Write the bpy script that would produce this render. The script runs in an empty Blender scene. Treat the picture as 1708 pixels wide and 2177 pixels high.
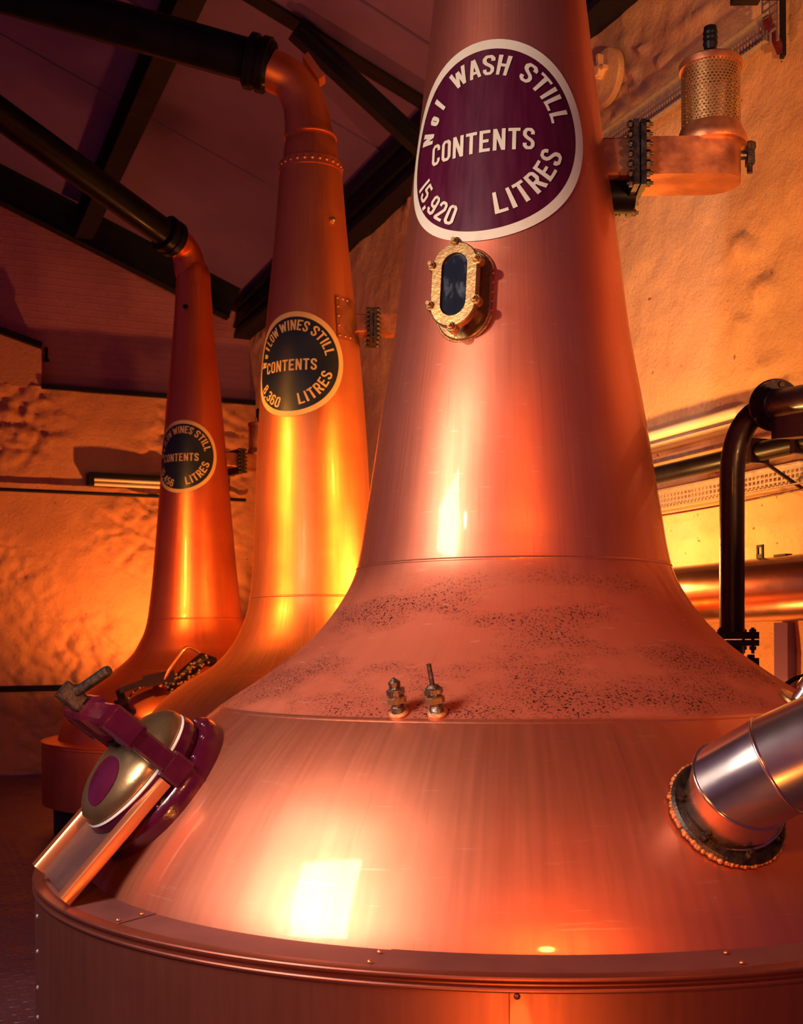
import bpy, math, random
import numpy as np
from mathutils import Vector, Matrix, noise
pi, sin, cos, tan = math.pi, math.sin, math.cos, math.tan
random.seed(7)
S = bpy.context.scene
COL = S.collection

# ------------------------------------------------------------------ camera
CH = 1.5                       # camera height above the floor
F, CX, CY, ROLL = 2500.0, 854.0, 1370.0, .006
cd = bpy.data.cameras.new('camera'); cam = bpy.data.objects.new('camera', cd); COL.objects.link(cam)
cd.sensor_fit = 'VERTICAL'; cd.sensor_height = 36; cd.sensor_width = 36*1708/2177
cd.lens = F/2177*36; cd.shift_y = (CY-1088.5)/2177; cd.clip_end = 100
cam.matrix_world = Matrix.Translation((0, 0, CH)) @ Matrix.Rotation(pi/2, 4, 'X') @ Matrix.Rotation(-ROLL, 4, 'Z')
cd.dof.use_dof = True; cd.dof.focus_distance = 3.7; cd.dof.aperture_fstop = 7
S.camera = cam
S.view_settings.view_transform = 'Standard'; S.view_settings.look = 'None'
S.view_settings.gamma = 1; S.view_settings.use_curve_mapping = False
S.view_settings.exposure = 0.0

# ------------------------------------------------------------------ geometry of the view
def ray(x, y):
    dx, dy = x-CX, y-CY; c, s = cos(ROLL), sin(ROLL)
    return Vector(((c*dx-s*dy)/F, 1, -(s*dx+c*dy)/F))
EYE = Vector((0, 0, CH))
def at(x, y, Z): return EYE+ray(x, y)*Z                       # image point at a depth
def onplane(x, y, n, d):
    r = ray(x, y); return EYE+r*((d-n.dot(EYE))/n.dot(r))
YAW = math.radians(23.2)
N = Vector((cos(YAW), sin(YAW), 0)); Wd = Vector((-sin(YAW), cos(YAW), 0)); UP = Vector((0, 0, 1))
D, M = 4.2, 14.5
def W(s, t, h): return N*(D-t)+Wd*s+UP*h                      # along the right wall, out from it, height
def wallhit(x, y, t):                                         # image point -> (s, h) on the plane t out from the right wall
    p = onplane(x, y, N, D-t); return p.dot(Wd), p.z
def gablehit(x, y, g=0):                                      # image point -> (distance from right wall, height) on the gable plane
    p = onplane(x, y, Wd, M-g); return D-p.dot(N), p.z

# ------------------------------------------------------------------ world and lights
wd = bpy.data.worlds.new('world'); S.world = wd; wd.use_nodes = True
bg = wd.node_tree.nodes['Background']; bg.inputs[0].default_value = (.100, .026, .105, 1); bg.inputs[1].default_value = .75

def area(name, loc, target, sx, sy, power, color, spread=180):
    l = bpy.data.lights.new(name, 'AREA'); l.shape = 'RECTANGLE'; l.size = sx; l.size_y = sy
    l.energy = power; l.color = color; l.spread = math.radians(spread)
    o = bpy.data.objects.new(name, l); COL.objects.link(o)
    o.location = loc; d = Vector(target)-Vector(loc)
    o.rotation_euler = d.to_track_quat('-Z', 'Y').to_euler(); return o
def spot(name, loc, target, power, color, angle, blend=.6, r=.1):
    l = bpy.data.lights.new(name, 'SPOT'); l.energy = power; l.color = color
    l.spot_size = math.radians(angle); l.spot_blend = blend; l.shadow_soft_size = r
    o = bpy.data.objects.new(name, l); COL.objects.link(o); o.location = loc
    o.rotation_euler = (Vector(target)-Vector(loc)).to_track_quat('-Z', 'Y').to_euler(); return o
def point(name, loc, power, color, r=.1):
    l = bpy.data.lights.new(name, 'POINT'); l.energy = power; l.color = color; l.shadow_soft_size = r
    o = bpy.data.objects.new(name, l); COL.objects.link(o); o.location = loc; return o
# the photographer's softbox left of the front still (its reflection is the white patch on the dome)
sx_ = Vector((.62, -.44, .22)).normalized(); sy_ = Vector((.55, .62, .95)); sy_ = (sy_-sx_*sy_.dot(sx_)).normalized(); sz_ = sx_.cross(sy_)
sb = area('softbox', (-1.78, 2.08, 2.50), (0, 3, 1), .70, 1.22, 56, (1, .84, .72), 150)
if sz_.dot(Vector((1.9, .8, -1.5))) > 0: sx_, sz_ = -sx_, -sz_
sb.matrix_world = Matrix.Translation((-1.78, 2.08, 2.50)) @ Matrix((sx_, sy_, sz_)).transposed().to_4x4()
spot('sign_fill', (-2.7, .3, 3.7), (.1, 3.8, 3.2), 430, (1, .80, .70), 34, .8, .10)  # added fill spot that brightens the front still's sign, not a second softbox
spot('amber_front', (.45, .2, 2.7), (.45, 3.6, 1.05), 200, (1, .29, .05), 66, .9, .10)
spot('amber_floor_front', (.12, .90, .14), (.22, 2.6, .68), 85, (1, .30, .05), 84, .9, .10)
spot('amber_left', (-3.3, 4.4, 3.6), (-1.05, 8.1, 1.8), 1900, (1, .36, .06), 48, .9, .16)
spot('amber_right_fill', (1.75, 4.65, 3.1), (-.45, 7.0, 1.6), 420, (1, .38, .06), 50, .9, .14)  # added spot out of view, warms the right side of the middle still
spot('neck_fill', (-1.05, 2.1, .9), (-.95, 8.0, 4.5), 190, (1, .36, .09), 34, .9, .10)  # added upward fill to brighten the middle and rear necks
spot('wall_lamp_front', (2.1, 1.2, 1.9), (1.80, 6.4, 3.85), 1050, (1, .40, .11), 47, .7, .06)
point('lamp_between_stills', W(5.6, .95, 1.95), 130, (1, .43, .09), .07)
spot('floor_lamp_behind_wash_still', W(5.3, 1.25, .40), W(4.9, 0, 2.0), 150, (1, .36, .07), 125, .9, .06)
spot('floor_lamp_right_gap', W(8.8, .9, .8), W(9.4, .1, 4.2), 260, (1, .30, .06), 120, .9, .12)
spot('floor_lamp_by_gable', onplane(455, 1430, Wd, M-1.4), onplane(215, 1110, Wd, M), 470, (1, .29, .05), 120, .9, .06)


# ------------------------------------------------------------------ mesh helpers
ORG = {}
def root(name, loc, label, cat, group=None):
    o = bpy.data.objects.new(name, None); COL.objects.link(o); o.location = loc; o.empty_display_size = .1
    o['label'] = label; o['category'] = cat
    if group: o['group'] = group
    ORG[o.name] = Vector(loc); return o
def tag(o, label, cat, group=None):
    o['label'] = label; o['category'] = cat
    if group: o['group'] = group
    return o
class MB:
    def __init__(s): s.v = []; s.f = []; s.uv = {}
    def add(s, vs, fs, uvs=None):
        b = len(s.v); s.v += [Vector(v) for v in vs]
        for i, f in enumerate(fs):
            if uvs: s.uv[len(s.f)] = uvs[i]
            s.f.append([b+k for k in f])
        return s
    def build(s, name, mat, parent=None, smooth=True, label=None, kind=None, auto=True):
        org = ORG.get(parent.name, Vector()) if parent else None
        if org is None:
            org = Vector((sum(v.x for v in s.v)/len(s.v), sum(v.y for v in s.v)/len(s.v), min(v.z for v in s.v)))
        me = bpy.data.meshes.new(name); me.from_pydata([tuple(v-org) for v in s.v], [], s.f)
        me.materials.append(mat)
        if smooth:
            me.polygons.foreach_set('use_smooth', [True]*len(me.polygons))
            if auto: me.set_sharp_from_angle(angle=math.radians(35))
        if s.uv:
            ul = me.uv_layers.new(name='uv')
            for pi_, p in enumerate(me.polygons):
                u = s.uv.get(pi_)
                if u:
                    for k, li in enumerate(p.loop_indices): ul.data[li].uv = u[k]
        me.update()
        o = bpy.data.objects.new(name, me); COL.objects.link(o)
        if parent: o.parent = parent
        else: o.location = org
        ORG[o.name] = org
        if label: o['label'] = label
        if kind: o['kind'] = kind
        return o
def frame(d, up=UP):
    d = Vector(d).normalized(); a = d.cross(up)
    if a.length < 1e-4: a = d.cross(Vector((1, 0, 0)))
    a.normalize(); return d, a, a.cross(d).normalized()
def obox(mb, c, ax, h, bev=0):                                # oriented box, optional chamfer on the edges along axis 0
    c = Vector(c); a, b, n = [Vector(x) for x in ax]
    if bev <= 0:
        vs = [c+a*(i*h[0])+b*(j*h[1])+n*(k*h[2]) for i in (-1, 1) for j in (-1, 1) for k in (-1, 1)]
        return mb.add(vs, [(0, 1, 3, 2), (4, 6, 7, 5), (0, 4, 5, 1), (2, 3, 7, 6), (0, 2, 6, 4), (1, 5, 7, 3)])
    x, y = h[1], h[2]
    sec = [(x-bev, -y), (x, -y+bev), (x, y-bev), (x-bev, y), (-x+bev, y), (-x, y-bev), (-x, -y+bev), (-x+bev, -y)]
    vs = [c+a*(i*h[0])+b*p+n*q for i in (-1, 1) for p, q in sec]
    fs = [tuple(range(7, -1, -1)), tuple(range(8, 16))]+[(i, (i+1) % 8, 8+(i+1) % 8, 8+i) for i in range(8)]
    return mb.add(vs, fs)
def beam(mb, p, q, w, h, up=UP):
    p, q = Vector(p), Vector(q); d, a, b = frame(q-p, up)
    return obox(mb, (p+q)/2, (d, a, b), ((q-p).length/2, w/2, h/2))
def ibeam(mb, p, q, w, h, up=UP, tf=.014, tw=.012):
    p, q = Vector(p), Vector(q); d, a, b = frame(q-p, up); L = (q-p).length/2; c = (p+q)/2
    obox(mb, c, (d, a, b), (L, tw, h/2-tf)); 
    for s in (-1, 1): obox(mb, c+b*s*(h/2-tf/2), (d, a, b), (L, w/2, tf/2))
    return mb
def tube(mb, pts, r, seg=20, caps=True, up=UP):
    pts = [Vector(p) for p in pts]; n = len(pts); rs = r if isinstance(r, (list, tuple)) else [r]*n
    vs, fs, uvs = [], [], []; prev = None; L = 0
    for i, p in enumerate(pts):
        d = (pts[min(i+1, n-1)]-pts[max(i-1, 0)]).normalized()
        if prev is None: a = frame(d, up)[1]
        else: a = (prev-d*prev.dot(d)).normalized()
        prev = a; b = a.cross(d)
        k = 1.0
        if 0 < i < n-1:
            c_ = (pts[i]-pts[i-1]).normalized().dot((pts[i+1]-pts[i]).normalized()); k = 1/max(.5, math.sqrt((1+c_)/2))
        for j in range(seg):
            t = 2*pi*j/seg; vs.append(p+(a*cos(t)+b*sin(t))*rs[i])
    ln = [0]
    for i in range(1, n): ln.append(ln[-1]+(pts[i]-pts[i-1]).length)
    for i in range(n-1):
        for j in range(seg):
            j2 = (j+1) % seg; fs.append((i*seg+j, i*seg+j2, (i+1)*seg+j2, (i+1)*seg+j))
            u0, u1 = j/seg, (j+1)/seg
            uvs.append(((u0, ln[i]), (u1, ln[i]), (u1, ln[i+1]), (u0, ln[i+1])))
    if caps:
        fs.append(tuple(range(seg-1, -1, -1))); fs.append(tuple((n-1)*seg+j for j in range(seg)))
        uvs += [tuple((0, 0) for _ in range(seg))]*2
    return mb.add(vs, fs, uvs)
def lathe(mb, prof, c, ax=None, seg=96, a0=0, a1=2*pi, caps=False):
    # prof: list of (r, z) along axis ; c centre ; ax (x,y,z axes)
    c = Vector(c); X, Y, Z = ax if ax else (Vector((1, 0, 0)), Vector((0, 1, 0)), UP)
    full = abs(a1-a0-2*pi) < 1e-6; na = seg if full else seg+1; vs, fs, uvs = [], [], []
    for r, z in prof:
        for j in range(na):
            t = a0+(a1-a0)*j/seg; vs.append(c+X*(r*cos(t))+Y*(r*sin(t))+Z*z)
    for i in range(len(prof)-1):
        for j in range(seg):
            j2 = (j+1) % na
            fs.append((i*na+j, i*na+j2, (i+1)*na+j2, (i+1)*na+j))
            u0, u1 = a0+(a1-a0)*j/seg, a0+(a1-a0)*(j+1)/seg
            uvs.append(((u0, prof[i][1]), (u1, prof[i][1]), (u1, prof[i+1][1]), (u0, prof[i+1][1])))
    if caps:
        for i in (0, len(prof)-1):
            if prof[i][0] > 1e-6: fs.append(tuple(i*na+j for j in range(na))); uvs.append(tuple((0, 0) for _ in range(na)))
    if not full and caps:
        fs.append(tuple(i*na for i in range(len(prof)))); fs.append(tuple(i*na+na-1 for i in range(len(prof))))
        uvs += [tuple((0, 0) for _ in range(len(prof)))]*2
    return mb.add(vs, fs, uvs)
def disc(mb, c, d, r, t, seg=24, up=UP):                      # short cylinder from c along d, thickness t, softened edge
    d, a, b = frame(d, up); e = min(t, r)*.15
    return lathe(mb, [(0, 0), (r-e, 0), (r, e), (r, t-e), (r-e, t), (0, t)], c, (a, b, d), seg)
def hexnut(mb, c, d, r, t, seg=6):
    d, a, b = frame(d); return lathe(mb, [(0, 0), (r, 0), (r, t*.8), (r*.82, t), (0, t)], c, (a, b, d), seg)
def dome(mb, c, d, r, k=.6, seg=10):
    d, a, b = frame(d)
    return lathe(mb, [(r*cos(x), r*k*sin(x)) for x in (0, .5, 1.0, pi/2)], c, (a, b, d), seg)

# ------------------------------------------------------------------ materials
def mat(name, col, rough=.5, metal=0, coat=0, coatr=.05, spec=.5):
    m = bpy.data.materials.new(name); m.use_nodes = True; b = m.node_tree.nodes['Principled BSDF']
    b.inputs['Base Color'].default_value = (*col, 1); b.inputs['Roughness'].default_value = rough
    b.inputs['Metallic'].default_value = metal; b.inputs['Coat Weight'].default_value = coat
    b.inputs['Coat Roughness'].default_value = coatr; b.inputs['Specular IOR Level'].default_value = spec
    return m
class NT:
    def __init__(s, m): s.t = m.node_tree; s.b = s.t.nodes['Principled BSDF']
    def n(s, typ, **kw):
        o = s.t.nodes.new(typ)
        for k, v in kw.items():
            if k.startswith('i_'): o.inputs[int(k[2:]) if k[2:].isdigit() else k[2:].replace('_', ' ')].default_value = v
            else: setattr(o, k, v)
        return o
    def l(s, a, ao, b, bi): s.t.links.new(a.outputs[ao], b.inputs[bi])
    def coord(s, out='Object', scale=(1, 1, 1)):
        c = s.n('ShaderNodeTexCoord'); mp = s.n('ShaderNodeMapping'); mp.inputs['Scale'].default_value = scale
        s.l(c, out, mp, 0); return mp
    def noise(s, mp, scale, detail=4, rough=.55):
        o = s.n('ShaderNodeTexNoise'); o.inputs['Scale'].default_value = scale; o.inputs['Detail'].default_value = detail
        o.inputs['Roughness'].default_value = rough; s.l(mp, 0, o, 'Vector'); return o
    def ramp(s, src, so, p0, c0, p1, c1):
        r = s.n('ShaderNodeValToRGB'); e = r.color_ramp.elements
        e[0].position = p0; e[0].color = (*c0, 1); e[1].position = p1; e[1].color = (*c1, 1); s.l(src, so, r, 0); return r
    def mr(s, src, so, a, b, c, d):
        r = s.n('ShaderNodeMapRange'); s.l(src, so, r, 0)
        for i, v in enumerate((a, b, c, d)): r.inputs[1+i].default_value = v
        return r
    def mul(s, a, ao, b, bo, op='MULTIPLY'):
        m = s.n('ShaderNodeMath', operation=op); s.l(a, ao, m, 0); s.l(b, bo, m, 1); return m
    def mix(s, fac, fo, a, b):                    # a/b: (node, out) or colour
        m = s.n('ShaderNodeMix', data_type='RGBA')
        if fac is not None: s.l(fac, fo, m, 0)
        for k, v in ((6, a), (7, b)):
            if isinstance(v[0], (int, float)): m.inputs[k].default_value = (*v, 1)
            else: s.l(v[0], v[1], m, k)
        return m
    def bump(s, src, so, strength, dist=.01):
        b = s.n('ShaderNodeBump'); b.inputs['Strength'].default_value = strength; b.inputs['Distance'].default_value = dist
        s.l(src, so, b, 'Height'); s.l(b, 0, s.b, 'Normal'); return b
def noisy(name, c0, c1, scale=8, rough=(.4, .6), metal=0, coat=0, bump=.0, stretch=(1, 1, 1), spec=.5, p=(.35, .65)):
    m = mat(name, c0, .5, metal, coat, spec=spec); t = NT(m); mp = t.coord('Object', stretch); n = t.noise(mp, scale)
    r = t.ramp(n, 0, p[0], c0, p[1], c1); t.l(r, 0, t.b, 'Base Color')
    q = t.mr(n, 0, .3, .7, rough[0], rough[1]); t.l(q, 0, t.b, 'Roughness')
    if bump: t.bump(t.noise(mp, scale*4), 0, bump)
    return m
def copper(name, c0, c1, c2, rough=(.34, .5), metal=.85, coat=.35, stain=False, vmid=(.0, .1)):
    m = mat(name, c0, .4, metal, coat, .06); t = NT(m)
    mu = t.coord('UV', (1, 1, 1)); st = t.coord('UV', (9, .8, 1)); fi = t.coord('UV', (60, 2.6, 1))
    a = t.noise(st, 1.6, 5, .6); r = t.ramp(a, 0, .32, c0, .68, c1); ob = t.coord('Object')
    bl = t.noise(ob, 2.2, 6, .6); f = t.mr(bl, 0, .45, .72, 0, .8); x = t.mix(f, 0, (r, 0), c2)
    fn = t.noise(fi, 1.0, 3); rg = t.mr(fn, 0, .3, .7, rough[0], rough[1])
    cl = t.noise(ob, 5, 5, .65)
    last = x
    if stain:
        sp = t.n('ShaderNodeSeparateXYZ'); t.l(mu, 0, sp, 0)
        up_ = t.mr(sp, 1, vmid[0], vmid[0]+.02, 0, 1); dn = t.mr(sp, 1, vmid[1]-.16, vmid[1], 1, 0); band = t.mul(up_, 0, dn, 0)
        pm = t.n('ShaderNodeTexNoise'); pm.inputs['Scale'].default_value = 2.6; pm.inputs['Detail'].default_value = 5
        mp2 = t.coord('Object', (1, 1, 3.2)); t.l(mp2, 0, pm, 'Vector')
        patch = t.mr(pm, 0, .46, .60, 0, 1); bp = t.mul(band, 0, patch, 0)
        dots = t.noise(ob, 135, 3, .6); dd = t.mr(dots, 0, .55, .61, 0, 1); sd = t.mul(dd, 0, bp, 0)
        haze = t.n('ShaderNodeMath', operation='MULTIPLY'); t.l(bp, 0, haze, 0); haze.inputs[1].default_value = .30
        x1 = t.mix(haze, 0, (x, 2), (.30, .075, .06))
        bandf = t.n('ShaderNodeMath', operation='MULTIPLY'); t.l(band, 0, bandf, 0); bandf.inputs[1].default_value = .35
        x1b = t.mix(bandf, 0, (x1, 2), (.42, .11, .075))
        x2 = t.mix(sd, 0, (x1b, 2), (.035, .012, .015)); last = x2
        # drips, wipe marks and scuffs
        dr = t.noise(t.coord('UV', (9, .5, 1)), 3.1, 6, .7); dm = t.mr(dr, 0, .60, .70, 0, .55)
        last = t.mix(dm, 0, (x2, 2), (.55, .13, .07))
        scr = t.noise(t.coord('UV', (3, 40, 1)), 2, 2); sm = t.mr(scr, 0, .66, .72, 0, .2)
        last = t.mix(sm, 0, (last, 2), (.95, .60, .42))
        rgb = t.mul(rg, 0, bandf, 0, 'ADD'); t.l(rgb, 0, t.b, 'Roughness')
        inv = t.mr(band, 0, 0, 1, coat, .03); t.l(inv, 0, t.b, 'Coat Weight')
    else: t.l(rg, 0, t.b, 'Roughness')
    t.l(last, 2, t.b, 'Base Color')
    t.bump(cl, 0, .12, .004); return m

MC1 = copper('copper_wash', (.80, .24, .13), (.83, .27, .15), (.75, .185, .095), stain=True, vmid=(-.21, .27), rough=(.42, .47), metal=.92)
MC2 = copper('copper_low_wines', (.84, .26, .085), (.88, .31, .10), (.78, .19, .06), rough=(.40, .48), metal=.92, coat=.06)
MC3 = copper('copper_far', (.82, .17, .055), (.86, .21, .065), (.74, .11, .04), rough=(.36, .44), metal=.92, coat=.12)
MCASE = copper('casing_copper', (.27, .075, .05), (.30, .088, .058), (.22, .06, .04), rough=(.42, .48), metal=.85, coat=.03)
MCOV = noisy('cover_plate', (.17, .055, .05), (.27, .085, .07), 3, (.5, .65), .5)
MCASE3 = copper('casing_far', (.72, .16, .06), (.78, .2, .08), (.6, .1, .04), rough=(.3, .42), metal=.8, coat=.1)
MCH = copper('chute_copper', (.80, .26, .10), (.88, .34, .15), (.7, .18, .07), rough=(.25, .4), coat=.1)
MCHB = noisy('chute_bed', (.085, .036, .036), (.12, .05, .045), 14, (.5, .65), .4, stretch=(1, 1, 1))
MCD = noisy('dark_copper', (.35, .12, .06), (.60, .23, .10), 9, (.35, .55), .85, bump=.1)
MBR = noisy('brass', (.62, .37, .13), (.36, .19, .08), 22, (.3, .5), .9, bump=.15)
MBRL = noisy('brass_lid', (.52, .32, .14), (.30, .19, .10), 7, (.26, .42), .9, bump=.08)
MBUR = noisy('burgundy_paint', (.055, .003, .015), (.075, .004, .019), 12, (.16, .3), 0, .4, bump=.12)
MBLK = noisy('black_paint', (.005, .005, .007), (.008, .006, .010), 10, (.3, .42), 0, .03, spec=.12)
MBLKP = noisy('black_pipe', (.010, .004, .009), (.016, .005, .011), 10, (.3, .42), 0, .04, bump=.1, spec=.12)
MIRON = noisy('dark_iron', (.045, .035, .035), (.10, .07, .055), 40, (.3, .5), .85, bump=.2)
MFIT = noisy('fitting_steel', (.34, .25, .19), (.12, .08, .06), 60, (.2, .4), .95, bump=.3)
MBEAM = noisy('beam_paint', (.008, .009, .016), (.012, .009, .018), 4, (.45, .6), 0, .0, spec=.15)
MSTL = noisy('stainless', (.66, .57, .54), (.58, .48, .44), 5, (.16, .28), .97, stretch=(1, 1, 1))
MPIPE = noisy('clad_pipe', (.50, .26, .17), (.38, .17, .12), 5, (.18, .3), .95)
MGALV = noisy('galvanised', (.46, .40, .38), (.34, .29, .28), 30, (.4, .6), .6)
MCRM = noisy('cream_paint', (.86, .74, .56), (.80, .66, .47), 12, (.4, .5))
MYEL = noisy('yellow_cream_paint', (.90, .60, .20), (.86, .54, .17), 12, (.4, .5))
MSB = noisy('sign_burgundy', (.070, .0015, .016), (.095, .003, .021), 6, (.35, .5), 0, 0, stretch=(6, 6, .6))
MSK = noisy('sign_black', (.010, .016, .020), (.014, .021, .027), 6, (.35, .5))
MGLS = noisy('dark_glass', (.008, .013, .018), (.10, .13, .16), 34, (.08, .2), 0, 1, stretch=(1, 1, .5), p=(.55, .8))
MWELD = noisy('weld_bead', (.55, .20, .08), (.78, .36, .14), 90, (.3, .5), .8, bump=.4)
MGASK = mat('gasket_white', (.75, .68, .62), .5)
MFLO = noisy('floor_plate', (.11, .055, .10), (.16, .08, .14), 5, (.38, .55), .5)
MTRD = noisy('floor_tread', (.20, .09, .12), (.26, .12, .15), 9, (.3, .45), .5)
MDARK = mat('pit_dark', (.01, .008, .01), .8)
MTUBE = mat('lamp_tube', (.85, .75, .55), .3)
MLAMPH = noisy('lamp_housing', (.60, .50, .38), (.5, .42, .32), 10, (.4, .5))
MCEIL = noisy('ceiling_board', (.17, .085, .25), (.145, .072, .21), 1.2, (.6, .75))
# plaster
def plaster(name, c0, c1, c2, brick=False):
    m = mat(name, c0, .85, spec=.25); t = NT(m); mp = t.coord('Object'); n = t.noise(mp, 1.3, 8, .6)
    r = t.ramp(n, 0, .35, c0, .65, c1); f = t.noise(mp, 9, 6, .65); q = t.mr(f, 0, .55, .75, 0, .5)
    x = t.mix(q, 0, (r, 0), c2)
    sp = t.noise(mp, 23, 2, .5); d = t.mr(sp, 0, .735, .76, 0, .85); x2 = t.mix(d, 0, (x, 2), (.20, .06, .04)); t.l(x2, 2, t.b, 'Base Color')
    if brick:
        br = t.n('ShaderNodeTexBrick'); mu = t.coord('UV'); t.l(mu, 0, br, 0)
        br.inputs['Scale'].default_value = 1; br.inputs['Brick Width'].default_value = .24; br.inputs['Row Height'].default_value = .085
        br.inputs['Mortar Size'].default_value = .007; br.inputs['Mortar Smooth'].default_value = .6
        iv = t.mr(br, 1, 0, 1, 1, 0); ad = t.mul(iv, 0, f, 0, 'ADD'); t.bump(ad, 0, .5, .012)
    else:
        f2 = t.noise(mp, 22, 8, .7); t.bump(f2, 0, .9, .014)
    return m
MWALL = plaster('wall_plaster', (.80, .50, .27), (.72, .43, .22), (.62, .33, .16))
MGAB = plaster('gable_plaster', (.68, .33, .17), (.60, .28, .14), (.50, .22, .11))
MBRK = plaster('gable_brick', (.42, .17, .23), (.36, .14, .20), (.30, .11, .15), True)

# ------------------------------------------------------------------ setting: floor
def fz(x, y): return Vector((x, y, 0))
fl = MB()
obox(fl, N*(D-4.5)+Wd*7.5+UP*(-.06), (N, Wd, UP), (5.0, 8.2, .05)); floor = fl.build('floor', MFLO, smooth=False); floor['kind'] = 'structure'
PW, PL = 1.0, 1.25
for i in range(5):
    for j in range(9):
        q0 = 3.35+i*PW; s0 = 3.4+j*PL
        b = MB(); c = N*(D-q0-PW/2)+Wd*(s0+PL/2)
        obox(b, c+UP*-.006, (N, Wd, UP), (PW/2-.005, PL/2-.005, .006)); b.build('floor_plate', MFLO, floor, False)
        near = s0 < 8.5 and i < 3
        t = MB()
        if near:
            nx, ny = (16, 22)
            for a in range(nx):
                for k in range(ny):
                    p = c+N*((a+.5)/nx-.5)*(PW-.05)+Wd*((k+.5)/ny-.5)*(PL-.05)
                    d1 = (N if (a+k) % 2 else Wd); d2 = Wd if (a+k) % 2 else N
                    L, w = .024, .007
                    t.add([p-d1*L, p-d2*w, p+d1*L, p+d2*w, p-d1*L*.6+UP*.003, p+d1*L*.6+UP*.003], [(0, 1, 4), (1, 5, 4), (1, 2, 5), (2, 3, 5), (3, 4, 5), (3, 0, 4)])
            t.build('tread_pattern', MTRD, floor, False, kind='stuff')

# ------------------------------------------------------------------ setting: walls
def relief_wall(name, P, s0, s1, z0, z1, step, amp, m, nrm, rough=None, holes=None):
    nx = int((s1-s0)/step); nz = int((z1-z0)/step); vs = []; fs = []; uvs = []
    for k in range(nz+1):
        z = z0+(z1-z0)*k/nz
        for i in range(nx+1):
            s = s0+(s1-s0)*i/nx; q = Vector((s, z, 3.7))
            d = amp(q); p = P(s, z)+nrm*d; vs.append(p)
    for k in range(nz):
        for i in range(nx):
            a = k*(nx+1)+i; fs.append((a, a+1, a+nx+2, a+nx+1))
            u = s0+(s1-s0)*i/nx; v = z0+(z1-z0)*k/nz; e = (s1-s0)/nx; g = (z1-z0)/nz
            uvs.append(((u, v), (u+e, v), (u+e, v+g), (u, v+g)))
    b = MB(); b.add(vs, fs, uvs); o = b.build(name, m, auto=False); o['kind'] = 'structure'; return o
def amp_r(q):
    a = noise.fractal(q*1.1, .9, 2.1, 4)*.022
    f = noise.noise(q*3.3); cr = noise.fractal(Vector((q.x*5-q.y*3, q.y*7, 1)), .8, 2, 4)
    flake = max(0, noise.noise(q*1.3+Vector((4, 2, 0)))-.12)*max(0, cr)*.10
    return a*1.25+flake*1.5+noise.fractal(q*6, .8, 2.1, 3)*.007
RW0, RW1, RWT = 1.2, M+.26, CH+4.37
wr = relief_wall('wall_right', lambda s, z: N*D+Wd*s+UP*z, RW0, RW1, 0, RWT, .03, lambda q: amp_r(q), MWALL, -N)
def amp_g(q):
    st = Vector((q.x*2.1, q.y*3.4, .5)); wob = noise.noise(q*2.2)
    dd = noise.voronoi(st+Vector((wob*.35, wob*.35, 0)))[0]; e = min(1, max(0, (dd[1]-dd[0]-.02)*5))
    lump = noise.fractal(q*6.5, .75, 2.1, 4)*.016
    mask = min(1, max(0, .55+noise.noise(Vector((q.x*.7, q.y*.8, 9)))*2.0))
    return (e*.035+lump*2.4)*mask+noise.fractal(q*1.5, 1, 2, 3)*.02
LEDGE = CH+3.08
wb = relief_wall('wall_back', lambda q, z: N*(D-q)+Wd*M+UP*z, 0, 8.5, 0, LEDGE, .028, lambda q: amp_g(q), MGAB, -Wd)
wg = relief_wall('wall_gable', lambda q, z: N*(D-q)+Wd*(M+.22)+UP*z, 0, 8.5, LEDGE-.1, CH+7.9, .06, lambda q: noise.fractal(q*1.5, 1, 2, 3)*.012, MBRK, -Wd)
q0, _ = gablehit(88, 780)
b = MB()
tp = [(q0, CH+3.5), (8.5, CH+5.3)]
vs = []
for g in (0, .24):
    vs += [N*(D-q0)+Wd*(M+g-.02)+UP*(LEDGE-.02), N*(D-8.5)+Wd*(M+g-.02)+UP*(LEDGE-.02), N*(D-8.5)+Wd*(M+g-.02)+UP*(CH+5.2), N*(D-q0)+Wd*(M+g-.02)+UP*(CH+3.52)]
b.add(vs, [(0, 1, 2, 3), (4, 7, 6, 5), (0, 3, 7, 4), (3, 2, 6, 7), (0, 4, 5, 1), (1, 5, 6, 2)])
o = b.build('wall_buttress', MGAB, smooth=False); o['kind'] = 'structure'
b = MB(); beam(b, N*(D-q0)+Wd*(M-.05)+UP*(CH+3.56), N*(D-8.5)+Wd*(M-.05)+UP*(CH+5.24), .08, .07); o = b.build('trim_1', MBEAM, smooth=False); o['kind'] = 'structure'
b = MB(); beam(b, N*(D-.0)+Wd*(M-.02)+UP*(LEDGE+.0), N*(D-q0)+Wd*(M-.02)+UP*(LEDGE+.0), .10, .055); o = b.build('trim_2', MBEAM, smooth=False); o['kind'] = 'structure'

# ------------------------------------------------------------------ setting: roof
AL = math.radians(21.5); EAVE = CH+4.37
def R(s, q, d=0):                                             # point on the roof plane: along, out from the wall, d below
    return N*(D-q)+Wd*s+UP*(EAVE+q*tan(AL)-d/cos(AL))
def roofhit(x, y, d=0):
    nr = Vector((N.x*sin(AL), N.y*sin(AL), cos(AL)))
    p = onplane(x, y, nr, nr.dot(R(0, 0, d))); return p.dot(Wd), D-p.dot(N)
sA, _ = roofhit(300, 240); sB, _ = roofhit(780, 302)
sl = Vector((-N.x*cos(AL), -N.y*cos(AL), sin(AL))); rn = Vector((N.x*sin(AL), N.y*sin(AL), cos(AL)))
ce = MB(); obox(ce, R(8, 4.2)+rn*.10, (Wd, sl, rn), (8, 4.8, .05)); ceil = ce.build('ceiling', MDARK, smooth=False); ceil['kind'] = 'structure'
edges = [M+.25, sA, sB]
while edges[-1] > 2: edges.append(edges[-1]-(sA-sB))
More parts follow.
